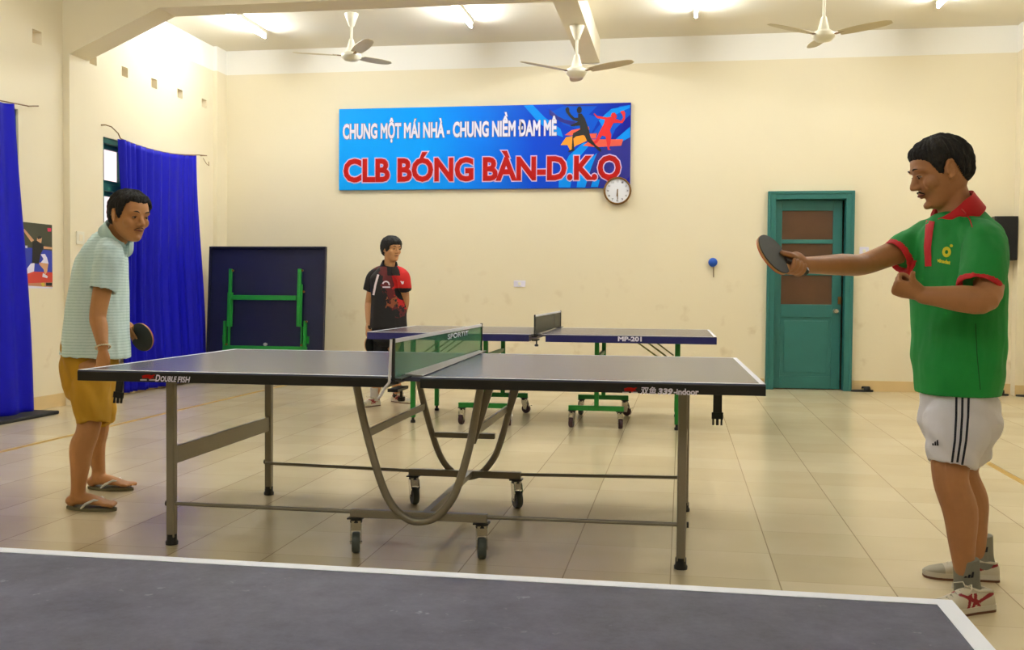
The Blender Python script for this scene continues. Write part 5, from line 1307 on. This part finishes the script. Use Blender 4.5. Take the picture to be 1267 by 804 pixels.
# ================================================================== young man at the back
def man_red():
    e = empty('person', (-2.72, 9.25, 0), 0, 'young man in black and red sports shirt standing behind the blue-edged table', 'person')
    skin = mat('light_tan_skin', rgb(200, 146, 96), .5, var=.06, vscale=30)
    P = PY; Yc = 9.22
    f = V((.55, -.83, 0)).normalized(); lf = V((.83, .55, 0)).normalized()     # facing, his left
    b = Blob()
    tor = [(480, 415, .155, .10), (480, 390, .15, .105), (481, 360, .165, .11), (481, 345, .155, .085), (481, 338, .10, .06)]
    b.limb([P(t[0], t[1], Yc) for t in tor], [(t[2], t[3]) for t in tor], n=24, side=lf)
    hc = P(484.5, 308.5, 9.2); mx = headmat(hc, (.80, -.58, -.05), .98)
    b.limb([P(481, 338, Yc), P(482, 328, Yc), P(483, 318, 9.21)], [.056, .052, .055], n=16)
    head(b, mx)
    # his right arm (left in the picture) hanging with the bat
    s1 = P(463, 341, 9.33); e1 = P(456.5, 375, 9.36); w1 = P(456, 402, 9.22)
    b.limb([P(469, 338, 9.28), s1, (s1+e1)/2, e1, e1+(w1-e1)*.35, w1], [.052, .052, .044, .038, .037, (.027, .022)], n=16, side=f)
    Bc = P(457.5, 426, 9.16); hh = V((-.02, .02, 1)).normalized(); nb = V((.94, -.33, 0)).normalized(); sd = hh.cross(nb)
    G = Bc+hh*.105
    b.limb([w1, G+V((0, 0, .03))-nb*.015, G-nb*.02-V((0, 0, .01))], [(.028, .022), (.036, .018), (.034, .014)], n=12, side=sd)
    wrap_fingers(b, G, hh, -nb, -sd if sd.y > 0 else sd, .0235, (-.03, -.01, .01, .03), (200, 205, 205, 200), .009)
    b.limb([G+hh*.045-nb*.01, G+hh*.01+nb*.018, G-hh*.025+nb*.022], [.013, .011, .009], n=10)
    # his left arm, behind the hip
    s2 = P(499, 341, 9.12); e2 = P(501.5, 373, 9.25); w2 = P(496, 402, 9.38)
    b.limb([P(490, 343, 9.20), s2, (s2+e2)/2, e2, e2+(w2-e2)*.35, w2], [.035, .046, .044, .038, .037, .027], n=16)
    open_hand(b, w2, (-.3, .1, -1), (-.8, .3, 0), (.3, -.9, 0), (20, 30, 20), .95)
    for (hx, kx, ky, ax, ay, Yk, Ya) in ((474, 471, 455, 463.5, 493, 9.26, 9.2), (487, 489, 455, 491, 487, 9.3, 9.58)):
        H = P(hx, 415, Yc); K = P(kx, ky, Yk); A = P(ax, ay, Ya); A.z = .09
        b.limb([H, (H+K)/2, K, K+(A-K)*.3, K+(A-K)*.65, A, A-V((0, 0, .04))], [.085, .073, .055, .055, .045, .036, .038], n=16)
    solid('body', b, e, [skin], .0055, 2, hc=mx)
    face_parts(e, mx, lips=mat('brown_lips', rgb(120, 58, 44), .5))
    hm = mat('black_hair', rgb(18, 15, 13), .7)
    hair(e, mx, [(.088, .050), (.07, .046), (.056, .036), (.05, .012), (.036, -.008), (.02, -.022), (.01, -.022), (-.004, -.018), (-.03, -.045), (-.05, -.075), (-.1, -.09)], hm, .017, .004, 21, .006)
    # shirt
    bk = mat('black_jersey', rgb(20, 17, 18), .75); rd = mat('red_sports_print', rgb(206, 22, 18), .7); dr = mat('maroon_print', rgb(96, 18, 22), .7); og = mat('orange_brown_print', rgb(150, 78, 44), .7); wp = mat('white_piping', rgb(226, 214, 222), .7)
    sb = Blob()
    st = [(481, 406, .178, .128), (481, 390, .172, .125), (481.5, 370, .172, .125), (481, 352, .18, .122), (481, 342, .175, .105), (481, 335, .125, .09), (481.5, 329.5, .078, .078)]
    sb.limb([P(t[0], t[1], Yc) for t in st], [(t[2], t[3]) for t in st], n=30, side=lf, caps=(-1, 0), e=2.2)
    c1 = P(457.5, 360, 9.36); c2 = P(501.5, 359, 9.16)
    sb.limb([P(471, 336, 9.28), P(463, 342, 9.33), P(460, 351, 9.35), c1], [.06, .068, .07, .066], n=20, caps=(1, -1))
    sb.limb([P(492, 336, 9.17), P(498, 342, 9.13), P(500, 351, 9.13), c2], [.06, .064, .062, .058], n=20, caps=(1, -1))
    def mf(p, n):
        q = p-P(481, 370, Yc); a = q.dot(lf); z = p.z; nz = fbm(p, 14, 2)*.55+.25*fbm(p, 60, 5)
        sx = q.dot(lf)
        z0 = P(481, 341, Yc).z; h = (z0-z)/(z0-P(481, 406, Yc).z)    # 0 shoulders .. 1 hem
        if (p-c1).length < .12 or (p-P(460, 351, 9.35)).length < .085:
            return 0
        if (p-c2).length < .1: return 1 if z > c2.z+.02 else 0
        if h < .0 and abs(a) < .045: return 0
        if n.dot(f) < -.1: return 0
        v = h+nz*.35; a += nz*.05
        if h < .2 and v < .3 and a > .02: return 1
        if a > .05 and v < .55: return 1
        if a > -.10 and v < .30: return 2 if a < 0 else 1
        if -.06 < a < .07 and .42-a*1.2 < v < .62-a*1.2: return 3
        if a > -.05 and .30 < v < .42: return 2
        if a > -.02 and .62 < v < .72: return 2
        return 0
    sh, tr = solid('sports_shirt', sb, e, [bk, rd, dr, og, wp], .0055, 3, lambda p, n: .005*fbm(V((p.x, p.y, p.z*.5)), 9, 4), mf)
    sh['label'] = 'black sports shirt with red and orange print'
    f_ = (f*.9+V((0, 0, -.42))).normalized(); s_ = V((0, 0, 1)).cross(f_).normalized()
    collar(e, P(482, 326.5, 9.2), f_, s_, .064, .064, bk, drop=.04, flare=.034, gap=16, point=.04, label='black shirt collar')
    mb = MB(); strip(mb, tr, [(468, 339.5), (464.5, 352), (462, 365)], 2.6, .004, 8); mb.build('sleeve_stripe', wp, e, world=True, recalc=False)
    k = 1/131.
    O = P(477, 354, 9.0); U = lf; W = V((0, 0, 1)); D = -f
    mb = MB()
    def pj(pts, o=O):
        out = []
        for a, c in pts:
            q = o+U*a+W*c; hit = tr.ray_cast(q-D*.4, D); out.append((hit[0] if hit[0] else q)-D*.003)
        mb.add(out, [tuple(range(len(out)))])
    for i in range(14):
        a, c = PI*i/14-.2, PI*(i+1)/14-.2
        pj([(4*k+4.6*k*math.cos(a), 2*k+4.6*k*math.sin(a)), (4*k+4.6*k*math.cos(c), 2*k+4.6*k*math.sin(c)), (4*k+3*k*math.cos(c), 2*k+3*k*math.sin(c)), (4*k+3*k*math.cos(a), 2*k+3*k*math.sin(a))])
    pj([(-.2*k, -.2*k), (9*k, -.2*k), (9*k, -2*k), (0, -2*k)])
    pj([(18*k, 6.5*k), (22*k, 6*k), (21.5*k, 3*k), (20*k, 2.4*k)])
    mb.build('chest_badge', wp, e, world=True, recalc=False)
    tb = mat('black_trousers', rgb(14, 13, 16), .8)
    hb_ = Blob()
    hb_.limb([P(480, 398, Yc), P(480, 415, Yc)], [(.155, .11), (.16, .12)], side=lf, n=24)
    hb_.limb([P(474, 412, 9.24), P(472, 440, 9.25), P(471, 462, 9.26)], [.095, .085, .078], n=20, caps=(1, -1))
    hb_.limb([P(487, 412, 9.24), P(489, 440, 9.28), P(489, 462, 9.3)], [.095, .085, .078], n=20, caps=(1, -1))
    so, _ = solid('shorts', hb_, e, [tb], .007, 3, lambda p, n: .004*fbm(p, 12, 1)); so['label'] = 'black shorts'
    for (x, y, Y, c_, ang) in ((463.5, 488, 9.2, rgb(206, 198, 186), -120), (491, 484, 9.58, rgb(30, 28, 28), -35)):
        A = P(x, y, Y); m_ = mat('pale_sock' if c_[0] > .3 else 'black_sock', c_, .9)
        Blob().limb([V((A.x, A.y, .06)), V((A.x, A.y, .12)), V((A.x, A.y, .17))], [.04, .04, .042], n=16, caps=(1, 0)).build('sock', m_, e, smooth=True, world=True)
        d = V((math.cos(R(ang)), math.sin(R(ang)), 0)); s_o = shoe(e, V((A.x, A.y, 0))-d*.055, R(ang), .265, 'red')
    bat(Bc, hh, nb, 'bat hanging blade down in the hand of the young man at the back')
man_red()
# ------------------------------------------------------------------ light and view
w = bpy.data.worlds.new('world'); bpy.context.scene.world = w; w.use_nodes = True
w.node_tree.nodes['Background'].inputs[0].default_value = (1, .93, .92, 1); w.node_tree.nodes['Background'].inputs[1].default_value = 1.1
sc = bpy.context.scene
sc.view_settings.view_transform = 'Standard'; sc.view_settings.look = 'None'; sc.view_settings.gamma = 1; sc.view_settings.exposure = 0.74; sc.view_settings.use_curve_mapping = False
